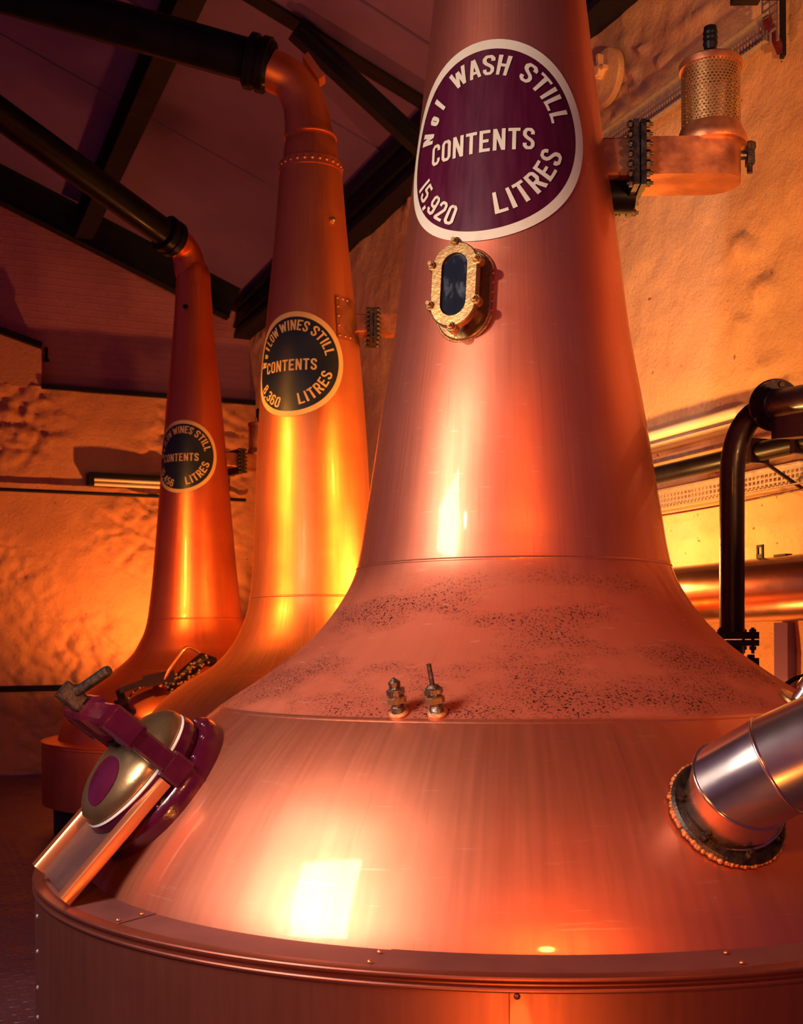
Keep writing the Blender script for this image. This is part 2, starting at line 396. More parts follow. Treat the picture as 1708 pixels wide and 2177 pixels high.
for a_, b_ in zip(edges[:-1], edges[1:]):
    b = MB(); obox(b, R((a_+b_)/2, 4.2)+rn*.025, (Wd, sl, rn), ((a_-b_)/2-.018, 4.5/cos(AL), .022)); b.build('ceiling_panel', MCEIL, ceil, False)
print('joints', sA, sB)

# steel roof members
b = MB()
obox(b, W(RW1/2+.6, .09, EAVE-.20), (Wd, N, UP), (RW1/2-.62, .09, .16)); obox(b, W(RW1/2+.6, .11, EAVE-.05), (Wd, N, UP), (RW1/2-.62, .12, .03))
obox(b, W(RW1/2+.6, .10, EAVE-.40), (Wd, N, UP), (RW1/2-.62, .11, .025)); obox(b, W(RW1/2+.6, .2, EAVE-.28), (Wd, N, UP), (RW1/2-.62, .02, .012))
tag(b.build('eave_beam', MBEAM, smooth=False), 'dark steel eave beam along the top of the right wall', 'beam')
pq, pz = gablehit(178, 480, .34)
b = MB(); ph = .30
pz2 = pz+.0
ibeam(b, N*(D-pq)+Wd*(M-.34)+UP*pz2, N*(D-pq)+Wd*3.0+UP*pz2, .20, .30)
tag(b.build('roof_purlin', MBEAM, smooth=False), 'dark steel purlin running along the roof and ending at the brick gable', 'beam')
print('purlin q,z', pq, pz, 'roof there', EAVE+pq*tan(AL))
# gable rafter in front of the brick gable
b = MB()
for d_, t_ in ((.20, .40),):
    ibeam(b, R(M-.12, .30, d_), R(M-.12, 8.3, d_), .16, .40, rn)
tag(b.build('gable_rafter', MBEAM, smooth=False), 'dark sloping rafter against the brick gable above the rear still', 'beam')
# truss near the wash still
sT, hT = wallhit(892, 326, .25)
def T(x, y, g=0): return onplane(x, y, Wd, sT-g)
b = MB()
a0_, a1_ = T(700, 42), T(905, 170); dd = (a1_-a0_).normalized(); hgt = (T(800, 40)-T(800, 160)).length*.86
qe = D-a1_.dot(N); ibeam(b, a0_-dd*3.0, a1_+dd*((qe-.03)/abs(dd.dot(N))), .17, hgt)
tag(b.build('truss_rafter', MBEAM, smooth=False), 'deep dark steel rafter crossing the ceiling beside the front still', 'beam')
b = MB(); a0_, a1_ = T(628, 62, .14), T(884, 300, .14); dd = (a1_-a0_).normalized(); beam(b, a0_, a1_+dd*.12, .10, .15); beam(b, a0_+dd*.02, a1_+dd*.1, .18, .02)
tag(b.build('knee_brace', MBEAM, smooth=False), 'dark diagonal brace from the eave beam up to the deep rafter', 'brace')
b = MB(); a0_, a1_ = T(905, 110), T(868, -30); dd = (a1_-a0_).normalized(); beam(b, a0_-dd*.05, a1_+dd*.6, .08, .12)
tag(b.build('truss_strut', MBEAM, smooth=False), 'short dark strut rising from the deep rafter beside the front still', 'brace')

# ------------------------------------------------------------------ sign lettering: a stroke alphabet
x0_, x1_, y0_, y1_ = .075, .385, .075, .925
LO = [(.15, y1_), (.31, y1_), (x1_, .82), (x1_, .18), (.31, y0_), (.15, y0_), (x0_, .18), (x0_, .82), (.15, y1_), (.31, y1_)]
G = {'C': (.46, [[(x1_, .68), (x1_, .82), (.31, y1_), (.15, y1_), (x0_, .82), (x0_, .18), (.15, y0_), (.31, y0_), (x1_, .18), (x1_, .32)]]),
 'O': (.46, [LO]), '0': (.46, [LO]), 'N': (.48, [[(.075, 0), (.075, 1)], [(.085, .96), (.395, .04)], [(.405, 0), (.405, 1)]]),
 'T': (.46, [[(0, y1_), (.46, y1_)], [(.23, 0), (.23, .95)]]),
 'E': (.44, [[(x0_, 0), (x0_, 1)], [(x0_, y1_), (.43, y1_)], [(x0_, .5), (.37, .5)], [(x0_, y0_), (.43, y0_)]]),
 'S': (.46, [[(x1_, .70), (x1_, .82), (.31, y1_), (.15, y1_), (x0_, .82), (x0_, .67), (.14, .57), (.32, .43), (x1_, .33), (x1_, .18), (.31, y0_), (.15, y0_), (x0_, .18), (x0_, .30)]]),
 'W': (.66, [[(.06, 1), (.18, .04)], [(.18, .04), (.33, .85)], [(.33, .85), (.48, .04)], [(.48, .04), (.60, 1)]]),
 'A': (.48, [[(.05, 0), (.24, .96)], [(.24, .96), (.43, 0)], [(.11, .27), (.37, .27)]]),
 'H': (.46, [[(x0_, 0), (x0_, 1)], [(x1_, 0), (x1_, 1)], [(x0_, .5), (x1_, .5)]]),
 'I': (.18, [[(.09, 0), (.09, 1)]]), '1': (.2, [[(.1, 0), (.1, 1)]]),
 'L': (.42, [[(x0_, 0), (x0_, 1)], [(x0_, y0_), (.41, y0_)]]),
 'R': (.46, [[(x0_, 0), (x0_, 1)], [(x0_, y1_), (.31, y1_), (x1_, .84), (x1_, .58), (.31, .48), (x0_, .48)], [(.24, .48), (.40, 0)]]),
 '5': (.46, [[(.40, y1_), (x0_, y1_), (x0_, .55), (.31, .58), (x1_, .48), (x1_, .18), (.31, y0_), (.15, y0_), (x0_, .18), (x0_, .27)]]),
 '9': (.46, [[(.15, y1_), (.31, y1_), (x1_, .82), (x1_, .55), (.31, .44), (.15, .44), (x0_, .55), (x0_, .82), (.15, y1_), (.31, y1_)], [(x1_, .6), (x1_, .18), (.31, y0_), (.15, y0_), (x0_, .18), (x0_, .26)]]),
 '6': (.46, [[(.15, y0_), (.31, y0_), (x1_, .18), (x1_, .45), (.31, .56), (.15, .56), (x0_, .45), (x0_, .18), (.15, y0_), (.31, y0_)], [(x0_, .4), (x0_, .82), (.15, y1_), (.31, y1_), (x1_, .82), (x1_, .74)]]),
 '2': (.46, [[(x0_, .70), (x0_, .82), (.15, y1_), (.31, y1_), (x1_, .82), (x1_, .62), (x0_, .12), (x0_, y0_), (.44, y0_)]]),
 '8': (.46, [[(.16, y1_), (.30, y1_), (.37, .83), (.37, .62), (.30, .52), (.16, .52), (.09, .62), (.09, .83), (.16, y1_), (.30, y1_)], [(.16, .52), (.30, .52), (x1_, .42), (x1_, .18), (.31, y0_), (.15, y0_), (x0_, .18), (x0_, .42), (.16, .52)]]),
 '3': (.46, [[(x0_, .76), (x0_, .84), (.15, y1_), (.31, y1_), (x1_, .82), (x1_, .62), (.29, .52), (.17, .52)], [(.29, .52), (x1_, .42), (x1_, .18), (.31, y0_), (.15, y0_), (x0_, .18), (x0_, .27)]]),
 '4': (.48, [[(.33, 0), (.33, 1)], [(.31, .96), (.06, .30)], [(.04, .27), (.46, .27)]]), ',': (.16, [[(.10, .10), (.04, -.16)]]), ' ': (.26, [])}
G['o'] = (.34, [[(x*.72, y*.62) for x, y in LO]])
STK = .145
def strokes(ch, sw=STK):
    for pl in G[ch][1]:
        for i in range(len(pl)-1):
            (ax, ay), (bx, by) = pl[i], pl[i+1]; L = math.hypot(bx-ax, by-ay); dx, dy = (bx-ax)/L, (by-ay)/L; nx, ny = -dy*sw/2, dx*sw/2
            n = max(1, int(L/.1)); pts = []
            for k in range(n+1):
                t = k/n; px, py = ax+(bx-ax)*t, ay+(by-ay)*t; pts.append(((px+nx, py+ny), (px-nx, py-ny)))
            for k in range(n): yield [pts[k][0], pts[k][1], pts[k+1][1], pts[k+1][0]]
        for i in range(1, len(pl)-1):
            yield [(pl[i][0]+sw/2*cos(a*pi/4+.39), pl[i][1]+sw/2*sin(a*pi/4+.39)) for a in range(8)]
def width(t, gap=.10): return sum(G[c][0] for c in t)+gap*(len(t)-1)
def sign_text(Rs, spec):
    """yield polygons in flat sign coordinates (u right, v up)"""
    for s in spec:
        t = s['t']; W_ = width(t); cur = 0
        for ch in t:
            gw = G[ch][0]
            polys = []
            for poly in strokes(ch, s.get('sw', STK)):
                out = []
                for gx, gy in poly:
                    f = (cur+gx)/W_
                    if s['k'] == 'line': out.append((s['a']*Rs+(s['b']-s['a'])*Rs*f, s['r']*Rs+gy*s['c']*Rs))
                    elif s['k'] == 'top':
                        th = math.radians(s['a']+(s['b']-s['a'])*f); r = (s['r']+gy*s['c'])*Rs; out.append((r*sin(th), r*cos(th)))
                    else:
                        th = math.radians(s['a']+(s['b']-s['a'])*f); r = (s['r']-gy*s['c'])*Rs; out.append((r*sin(th), -r*cos(th)))
                polys.append(out)
            if polys: yield polys
            cur += gw+.10

# ------------------------------------------------------------------ stills
class Still:
    def __init__(s, name, X, Z, prof, label):
        s.c = Vector((X, Z, 0)); s.h = np.array([p[0] for p in prof]); s.r = np.array([p[1] for p in prof])
        s.root = root(name, (X, Z, 0), label, 'pot still')
    def rad(s, h):
        xs, ys = s.h, s.r; d = np.gradient(ys, xs); i = int(np.clip(np.searchsorted(xs, h)-1, 0, len(xs)-2)); H = xs[i+1]-xs[i]; t = (h-xs[i])/H
        return float((2*t**3-3*t**2+1)*ys[i]+(t**3-2*t**2+t)*H*d[i]+(-2*t**3+3*t**2)*ys[i+1]+(t**3-t**2)*H*d[i+1])
    def slope(s, h): return (s.rad(h+.005)-s.rad(h-.005))/.01
    def surf(s, h, phi, off=0):
        """phi measured from the side facing the camera plane (-y), positive to the right"""
        r = s.rad(h); k = s.slope(h); q = 1/math.sqrt(1+k*k); out = Vector((sin(phi), -cos(phi), 0))
        n = (out*q+UP*(-k*q)); return s.c+out*r+UP*(CH+h)+n*off
    def axes(s, h, phi):
        k = s.slope(h); q = 1/math.sqrt(1+k*k); out = Vector((sin(phi), -cos(phi), 0)); n = out*q+UP*(-k*q)
        B = Vector((cos(phi), sin(phi), 0)); T = B.cross(n).normalized(); 
        if T.z > 0: T = -T
        return n, T, B                                         # normal, down the slope, round to the right
    def body(s, m, seg=160, step=.02):
        hs = np.arange(s.h[0], s.h[-1]+1e-6, step); b = MB()
        lathe(b, [(s.rad(h), CH+h) for h in hs], s.c, None, seg)
        for k in b.uv: b.uv[k] = tuple((u, v-CH) for u, v in b.uv[k])
        return b.build('still_body', m, s.root, auto=False)
    def seam(s, h, w=.012, t=.003):
        b = MB(); n = 5; lathe(b, [(s.rad(h+w*(k/n-.5)*2)+t*sin(pi*k/n)-.0005, CH+h+w*(k/n-.5)*2) for k in range(n+1)], s.c, None, 160); return b
    def hit(s, x, y):
        """first surface point under an image point -> (h, phi)"""
        r = ray(x, y); best = None; t = max(.5, s.c.y-1.6)
        while t < s.c.y+1.6:
            p = EYE+r*t; q = p-s.c; h = p.z-CH
            if s.h[0] < h < s.h[-1] and math.hypot(q.x, q.y) < s.rad(h): return h, math.atan2(q.x, -q.y)
            t += .002
        return None
    def sign(s, h0, phi0, Rs, ring, spec, mdisc, mring, rings=26, segs=120):
        def P(u, v, off):
            h = h0+v; return s.surf(h, phi0+u/s.rad(h), off)
        b = MB(); vs = [P(0, 0, .0025)]; fs = []
        for i in range(1, rings+1):
            for j in range(segs):
                a = 2*pi*j/segs; r = Rs*i/rings*.999; vs.append(P(r*sin(a), r*cos(a), .0025))
        for j in range(segs): fs.append((0, 1+(j+1) % segs, 1+j))
        for i in range(rings-1):
            for j in range(segs):
                a, c = 1+i*segs+j, 1+i*segs+(j+1) % segs; fs.append((a, c, c+segs, a+segs))
        b.add(vs, fs); dsc = b.build('sign_disc', mdisc, s.root, auto=False)
        b = MB(); vs = []; fs = []; nr = 4
        for i in range(nr+1):
            for j in range(segs):
                a = 2*pi*j/segs; r = Rs*(1-ring*i/nr); vs.append(P(r*sin(a), r*cos(a), .0045))
        for i in range(nr):
            for j in range(segs):
                a, c = i*segs+j, i*segs+(j+1) % segs; fs.append((a, c, c+segs, a+segs))
        b.add(vs, fs); b.build('sign_ring', mring, dsc, auto=False)
        for polys in sign_text(Rs, spec):
            b = MB()
            for poly in polys: b.add([P(u, v, .006) for u, v in poly], [tuple(range(len(poly)))])
            b.build('letter', mring, dsc, False)
        return dsc

P1 = [(-.80, 1.475), (-.72, 1.455), (-.66, 1.425), (-.6, 1.385), (-.5, 1.31), (-.4, 1.228), (-.3, 1.13), (-.205, 1.015), (-.1, .856), (0, .724), (.08, .648), (.16, .591),
      (.24, .551), (.32, .531), (.42, .515), (.6, .486), (.8, .455), (1.05, .411), (1.4, .368), (1.8, .315), (2.35, .253), (2.9, .21)]
P2 = [(-.80, 1.15), (-.7, 1.125), (-.6, 1.09), (-.5, 1.03), (-.4, .955), (-.3, .865), (-.22, .762), (-.14, .622), (-.06, .530), (.02, .47), (.1, .428), (.2, .392), (.32, .372),
      (.5, .357), (.8, .343), (1.2, .325), (1.6, .297), (2.0, .261), (2.4, .218), (2.84, .183)]
P3 = [(-.82, 1.13), (-.7, 1.10), (-.6, 1.058), (-.5, .993), (-.4, .906), (-.3, .80), (-.22, .69), (-.14, .59), (-.06, .512), (.02, .465), (.1, .427), (.2, .398), (.32, .38),
      (.5, .358), (.8, .330), (1.2, .297), (1.6, .264), (2.0, .231), (2.4, .19), (2.8, .158), (3.0, .145)]
s1 = Still('wash_still', .389, 4.11, P1, 'large front copper pot still with burgundy wash still sign and brass sight glass')
s2 = Still('low_wines_still', -.5236, 7.0, P2, 'middle copper pot still with black sign of 8,360 litres and bent neck')
s3 = Still('low_wines_still', -1.7254, 9.85, P3, 'rearmost slim copper pot still with black sign of 10,456 litres')
b1 = s1.body(MC1, 200, .015); b2 = s2.body(MC2); b3 = s3.body(MC3)
for st, hh in ((s1, .262), (s1, -.205)): st.seam(hh, .006, .0028).build('weld_seam', MC1, st.root, auto=False)
for hh in (.28, -.17): s2.seam(hh, .007, .003).build('weld_seam', MC2, s2.root, auto=False)
for hh in (.22, -.19): s3.seam(hh, .008, .003).build('weld_seam', MC3, s3.root, auto=False)

# casings
def casing(st, R0, Ri, top, bot, m, mcov, seams, covers, lip=True):
    """panels of the casing and cover plates between given angles (phi, degrees)"""
    z1, z0 = CH+top, CH+bot
    ang = lambda p: math.radians(p)-pi/2
    sm = sorted(seams)
    for i, p in enumerate(sm):
        q = sm[(i+1) % len(sm)]+(360 if i == len(sm)-1 else 0)
        b = MB(); g = .03
        lathe(b, [(R0-.012, z0), (R0, z0), (R0, z1-.028), (R0-.012, z1-.028)], st.c, None, max(12, int((q-p)/.6)), ang(p+g), ang(q-g), True)
        b.build('casing_panel', m, st.root)
    cv = sorted(covers)
    for i, p in enumerate(cv):
        q = cv[(i+1) % len(cv)]+(360 if i == len(cv)-1 else 0); dz = .002*(i % 2)
        b = MB()
        lathe(b, [(Ri, z1-.012+dz), (Ri, z1+.010+dz), (R0-.03, z1+.002+dz), (R0-.03, z1-.012+dz)], st.c, None, max(12, int((q-p)/.6)), ang(p+.04), ang(q-.04), True)
        o = b.build('cover_plate', mcov, st.root)
    b = MB()
    def bead(zc, rc, r): return [(rc+r*cos(a), zc+r*sin(a)) for a in np.linspace(-pi/2, pi/2, 7)]
    lathe(b, [(R0-.035, z1-.006), (R0-.035, z1+.004)]+[(R0+.002+.006*cos(a), z1-.002+.006*sin(a)) for a in np.linspace(pi/2, -pi/2, 6)]+[(R0-.004, z1-.014), (R0-.004, z1-.020)]
          +[(R0+.002+.006*cos(a), z1-.026+.006*sin(a)) for a in np.linspace(pi/2, -pi/2, 6)]+[(R0-.01, z1-.033)], st.c, None, 180)
    b.build('rim_bead', m, st.root)
    b = MB(); lathe(b, [(R0-.09, 0.0), (R0-.09, z0+.03), (R0-.012, z0+.03)], st.c, None, 90); b.build('base_ring', MDARK, st.root)
def phi_on(st, x, y, Rr):
    r = ray(x, y); # intersect ray with vertical cylinder
    ox, oy = -st.c.x, -st.c.y; a = r.x**2+r.y**2; bb = ox*r.x+oy*r.y; cc = ox*ox+oy*oy-Rr*Rr; dsc = bb*bb-a*cc
    t = (-bb-math.sqrt(max(0, dsc)))/a; p = EYE+r*t-st.c; return math.degrees(math.atan2(p.x, -p.y))
f1 = phi_on(s1, 1083, 2100, 1.6)
c_ = [phi_on(s1, 226, 1972, 1.6), phi_on(s1, 790, 2062, 1.6), phi_on(s1, 1618, 2062, 1.6)]
fl_ = phi_on(s1, 83, 1990, 1.6)
print('phis', f1, c_, fl_)
casing(s1, 1.6, 1.452, -.716, -1.36, MCASE, MCOV, [f1, fl_-.5, f1+76, f1+150, f1+215], c_+[c_[2]+70, c_[2]+140, c_[2]+205])
casing(s2, 1.24, 1.12, -.745, -1.26, MCASE3, MCASE3, [20, 110, 200, 290], [30, 120, 210, 300])
casing(s3, 1.24, 1.11, -.765, -1.26, MCASE3, MCASE3, [20, 110, 200, 290], [30, 120, 210, 300])
b0 = MB(); dome(b0, (0, 0, 0), (1, 0, 0), .007, .8, 8)
for y in (1907, 1977, 2049, 2108):
    h = (CY-y)/F*3.72; ph = math.radians(fl_-1.2); out = Vector((sin(ph), -cos(ph), 0))
    b = MB(); dome(b, s1.c+out*1.599+UP*(CH+h), out, .0075, .9, 8); b.build('rivet', MGALV, s1.root)
for (x, y), pp in (((1080, 2105), None),):
    p = math.radians(f1+.6); out = Vector((sin(p), -cos(p), 0)); b = MB(); dome(b, s1.c+out*1.599+UP*(CH-.755), out, .008, .9, 8); b.build('rivet', MCASE, s1.root)
for p in c_:
    for rr in (1.555, 1.485):
        pr = math.radians(p-.7); out = Vector((sin(pr), -cos(pr), 0)); b = MB(); dome(b, s1.c+out*rr+UP*(CH-.708+(1.56-rr)*.06), UP, .006, .8, 8); b.build('rivet', MCH, s1.root)

# signs
A1 = [dict(t='N o 1', k='top', a=-79, b=-45, r=.62, c=.19, sw=.19), dict(t='WASH', k='top', a=-29, b=17, r=.64, c=.20), dict(t='STILL', k='top', a=27, b=77, r=.65, c=.20),
      dict(t='CONTENTS', k='line', a=-.60, b=.47, r=-.13, c=.215), dict(t='15,920', k='bot', a=-70, b=-21, r=.86, c=.19), dict(t='LITRES', k='bot', a=9, b=79, r=.77, c=.215)]
A2 = [dict(t='N o 1', k='top', a=-88, b=-58, r=.65, c=.18, sw=.2), dict(t='LOW', k='top', a=-53, b=-27, r=.64, c=.20), dict(t='WINES', k='top', a=-22, b=24, r=.64, c=.20), dict(t='STILL', k='top', a=30, b=77, r=.64, c=.20),
      dict(t='CONTENTS', k='line', a=-.62, b=.47, r=-.13, c=.215), dict(t='8,360', k='bot', a=-62, b=-18, r=.86, c=.20), dict(t='LITRES', k='bot', a=11, b=77, r=.80, c=.215)]
A3 = [dict(t='N o 2', k='top', a=-88, b=-54, r=.65, c=.18, sw=.2)]+A2[1:5]+[dict(t='10,456', k='bot', a=-68, b=-16, r=.86, c=.20), A2[6]]
h1, _ = s1.hit(1075, 293); h2, _ = s2.hit(655, 772); h3, _ = s3.hit(408, 970)
print('sign h', h1, h2, h3)
s1.sign(h1, math.radians(-19), .340, .095, A1, MSB, MCRM)
s2.sign(h2, math.radians(-18), .305, .10, A2, MSK, MYEL)
s3.sign(h3, math.radians(-13), .300, .10, A3, MSK, MYEL)

# necks and lyne arms
def bend(st, h0, r0, r1, pts_img, name='swan_neck'):
    p = [st.c+UP*(CH+h0), st.c+UP*(CH+h0+.12)]+[at(*q) for q in pts_img]
    # Catmull-Rom smoothing
    q = [p[0]]+p+[p[-1]+(p[-1]-p[-2])]; out = []
    for i in range(1, len(q)-2):
        for k in range(8):
            t = k/8; a, b, c, d = q[i-1], q[i], q[i+1], q[i+2]
            out.append(.5*((2*b)+(c-a)*t+(2*a-5*b+4*c-d)*t*t+(3*b-a-3*c+d)*t**3))
    out.append(p[-1]); n = len(out); rs = [r0+(r1-r0)*min(1, i/(n*.75)) for i in range(n)]
    return out, rs
pts, rs = bend(s2, 2.84, .170, .118, [(657, 285, 7.0), (647, 222, 7.0), (617, 172, 6.98), (572, 147, 6.96)])
b = MB(); tube(b, pts, rs, 40, True); nk = b.build('swan_neck', MC2, s2.root)
b = MB(); lathe(b, [(.150, CH+3.005), (.157, CH+3.008), (.157, CH+3.018), (.150, CH+3.02)], s2.c, None, 60); b.build('weld_seam', MC2, nk)
b = MB(); lathe(b, [(.178, CH+2.80), (.1895, CH+2.80), (.187, CH+2.855), (.166, CH+2.855)], s2.c, None, 72); bd = b.build('rivet_band', MC2, s2.root)
for k in range(26):
    a = 2*pi*k/26; out = Vector((cos(a), sin(a), 0)); b = MB(); dome(b, s2.c+out*.187+UP*(CH+2.83), out, .012, .7, 8); b.build('rivet', MCH, bd)
def arm(st, p0, p1, r, rc, m=MBLK):
    d = (p1-p0).normalized(); b = MB(); tube(b, [p0+d*.03, p0+d*.6, p1, p1+d*2.0], r, 40); a_ = b.build('lyne_arm', m, st.root)
    b = MB(); fr = frame(d)
    prof = [(.0, -.045), (rc*.86, -.045), (rc*.90, -.03), (rc, -.022), (rc, .022), (rc*.93, .03), (rc*.93, .05), (rc, .058), (rc, .095), (rc*.9, .105), (r, .11), (r, .13)]
    lathe(b, prof, p0, (fr[1], fr[2], fr[0]), 48); b.build('collar', m, a_); return a_, d
arm(s2, at(562, 138, 6.96), at(60, -3, 6.96), .122, .158)
pts, rs = bend(s3, 2.98, .146, .118, [(405, 575, 9.85), (399, 545, 9.83), (388, 524, 9.78), (374, 512, 9.70)])
b = MB(); tube(b, pts, rs, 36, True); b.build('swan_neck', MC3, s3.root)
arm(s3, at(368, 508, 9.66), at(0, 242, 8.4), .112, .152)
# small fittings on the necks
h, ph = s2.hit(707, 469); n, T_, B_ = s2.axes(h, ph); b = MB(); disc(b, s2.surf(h, ph), n, .022, .012, 16); dome(b, s2.surf(h, ph)+n*.012, n, .016, .8, 12); b.build('brass_plug', MBR, s2.root)
h, ph = s3.hit(396, 653); n, T_, B_ = s3.axes(h, ph); b = MB(); disc(b, s3.surf(h, ph), n, .02, .02, 14); b.build('black_plug', MBLK, s3.root)
# lug on the back of the middle neck bend
b = MB(); c0 = at(668, 148, 7.02); dd = (at(680, 172, 7.02)-at(652, 132, 7.02)).normalized(); obox(b, c0, (dd, Vector((0, 1, 0)), dd.cross(Vector((0, 1, 0)))), (.085, .05, .022)); b.build('neck_lug', MC2, s2.root, False)

# ------------------------------------------------------------------ relief valves
def cage_mesh(mb, c, r, z0, z1, cols, rows):
    st = MB(); vs = []; fs = []; dz = (z1-z0)/rows; da = 2*pi/cols; hr = .29
    for k in range(rows):
        for i in range(cols):
            a = (i+(k % 2)*.5)*da; z = z0+(k+.5)*dz; base = len(vs)
            for ox, oz in ((-.5, -.5), (0, -.5), (.5, -.5), (.5, 0), (.5, .5), (0, .5), (-.5, .5), (-.5, 0)):
                vs.append(c+Vector((r*cos(a+ox*da), r*sin(a+ox*da), z+oz*dz)))
            for j in range(8):
                t = -3*pi/4+j*pi/4; vs.append(c+Vector((r*cos(a+hr*cos(t)*da), r*sin(a+hr*cos(t)*da), z+hr*sin(t)*dz)))
            for j in range(8):
                fs.append((base+j, base+(j+1) % 8, base+8+(j+1) % 8, base+8+j))
    return mb.add(vs, fs)
def valve(st, h, dirv, r_neck, start, flange_at, seat_at, w, ht, cr, ch, cols=46, rows=20, m=MCD, mc=MBR, saddle=False):
    d = Vector((dirv[0], dirv[1], 0)).normalized(); sd = Vector((-d.y, d.x, 0)); c0 = st.c+UP*(CH+h)
    b = MB()
    e0, e1 = r_neck-.05, flange_at; obox(b, c0+d*(e0+e1)/2, (d, sd, UP), ((e1-e0)/2, w/2, ht/2), ht*.06)
    # outer arm with a rounded end
    out = []; n = 14
    for i in range(n+1):
        a = -pi/2+pi*i/n; out.append((seat_at+cos(a)*w/2, sin(a)*w/2))
    out = [(flange_at, -w/2)]+out+[(flange_at, w/2)]; L = len(out)
    vs = [c0+d*x+sd*y+UP*z for z in (-ht/2, ht/2) for x, y in out]
    fs = [tuple(range(L-1, -1, -1)), tuple(range(L, 2*L))]+[(i, (i+1) % L, L+(i+1) % L, L+i) for i in range(L)]
    b.add(vs, fs); v = b.build('relief_valve', m, st.root, label='relief valve arm with perforated cage')
    b = MB(); fw = w*.98; fh = ht*1.05
    for g in (-.018, .006): obox(b, c0+d*(flange_at+g)+UP*(-.01), (d, sd, UP), (.009, fw*.8, fh*.82))
    fg = b.build('flange', MIRON, v, False)
    for sg in (-1, 1):
        for k in range(7):
            zz = (k/6-.5)*fh*1.48-.01
            b = MB(); p = c0+d*(flange_at-.03)+sd*sg*fw*.70+UP*zz; hexnut(b, p, -d, .013, .013); hexnut(b, p+d*.046, d, .013, .015); tube(b, [p-d*.018, p+d*.07], .006, 8); b.build('bolt', MIRON, v)
    sc = c0+d*seat_at+UP*(ht/2)
    b = MB(); k = cr*1.17
    lathe(b, [(k*.2, -.002), (k, -.002), (k+.004, .012), (k, .028), (cr*1.09, .045), (cr*1.03, .062), (cr*1.0, .066), (cr*.94, .066)], sc, None, 56); b.build('valve_seat', m, v)
    b = MB(); cage_mesh(b, sc, cr*.985, .066, .066+ch, cols, rows); b.build('perforated_cage', mc, v, True, auto=False)
    t = .066+ch
    b = MB(); lathe(b, [(cr*.9, t-.004), (cr*1.05, t-.004), (cr*1.06, t+.006), (cr*1.06, t+.018), (cr*1.02, t+.022), (0, t+.022)], sc, None, 56); b.build('cage_lid', m, v)
    b = MB(); lathe(b, [(.013, t+.02), (.013, t+.065), (.020, t+.068), (.024, t+.085), (.026, t+.09)]+[(.026-.003*(i % 2), t+.092+i*.009) for i in range(6)]+[(.022, t+.148), (0, t+.15)], sc, None, 20); b.build('spindle', MBLK, v)
    p = c0+d*(seat_at+w/2)+UP*(ht*.28)
    b = MB(); tube(b, [p-d*.01, p+d*.02], .016, 12); obox(b, p+d*.035, (d, sd, UP), (.012, .02, .035)); hexnut(b, p+d*.034+UP*.02, UP, .022, .024); tube(b, [p+d*.034+UP*.03, p+d*.034-UP*.062], .010, 10); b.build('drain_screw', MIRON, v)
    return v
# front still: arm to the right
valve(s1, 1.66, (1, -.02), s1.rad(1.66), .30, .432, .70, .20, .128, .102, .205)
b = MB(); tube(b, [s1.c+Vector((.28, .0, CH+1.565)), s1.c+Vector((.43, .0, CH+1.565))], .062, 24); b.build('drain_stub', MBLK, s1.root)
v2 = valve(s2, 1.90, (1, .05), s2.rad(1.90), .2, .37, .66, .15, .105, .095, .20, 40, 18)
v3 = valve(s3, 1.58, (.80, .60), s3.rad(1.58), .2, .40, .62, .16, .12, .090, .20, 36, 16, mc=MCD)
# saddle plate on the middle still
b = MB(); hs = np.linspace(1.77, 2.02, 9); ph0, ph1 = .62, 1.75; n = 18; vs = []; fs = []
for h in hs:
    for j in range(n+1): vs.append(s2.surf(h, ph0+(ph1-ph0)*j/n, .006))
for k in range(8):
    for j in range(n): a = k*(n+1)+j; fs.append((a, a+1, a+n+2, a+n+1))
b.add(vs, fs); sd_ = b.build('saddle_plate', MCD, s2.root)
for h in (1.785, 1.845, 1.90, 1.955, 2.005):
    for ph in (.67, .82, .97):
        if ph > .7 and 1.8 < h < 2.0: continue
        b = MB(); n_, _, _ = s2.axes(h, ph); dome(b, s2.surf(h, ph, .006), n_, .008, .8, 8); b.build('rivet', MCH, sd_)

# ------------------------------------------------------------------ sight glass on the front still
h, ph = s1.hit(990, 629); n, T_, B_ = s1.axes(h, ph); c = s1.surf(h, ph); Uv = -T_
def stadium(mb, c, n, a, b_, hw, hl, d0, d1, seg=16, inner=None, lug=None):
    pts = []
    for i in range(seg+1): t = pi*i/seg; pts.append((hw*cos(t), hl-hw+hw*sin(t)))
    for i in range(seg+1): t = pi+pi*i/seg; pts.append((hw*cos(t), -(hl-hw)+hw*sin(t)))
    L = len(pts); P_ = lambda p, d: c+a*p[0]+b_*p[1]+n*d
    if inner is None:
        e = .004
        prof = [(1, d0), (1, d1-e), (1-e/hw, d1)]
        vs = [P_((p[0]*k, p[1]*(1-(1-k)*hw/hl)), d) for k, d in prof for p in pts]
        fs = [(r*L+i, r*L+(i+1) % L, (r+1)*L+(i+1) % L, (r+1)*L+i) for r in range(2) for i in range(L)]+[tuple(2*L+i for i in range(L))]
        mb.add(vs, fs)
    else:
        iw, il = inner; q = []
        for i in range(seg+1): t = pi*i/seg; q.append((iw*cos(t), il-iw+iw*sin(t)))
        for i in range(seg+1): t = pi+pi*i/seg; q.append((iw*cos(t), -(il-iw)+iw*sin(t)))
        ring = [[P_(p, d0) for p in pts], [P_(p, d1-.004) for p in pts], [P_((p[0]*.96, p[1]*.975), d1) for p in pts], [P_(p, d1) for p in q], [P_(p, d0+.002) for p in q]]
        vs = sum(ring, []); fs = [(r*L+i, r*L+(i+1) % L, (r+1)*L+(i+1) % L, (r+1)*L+i) for r in range(4) for i in range(L)]
        mb.add(vs, fs)
    return pts
off = .095
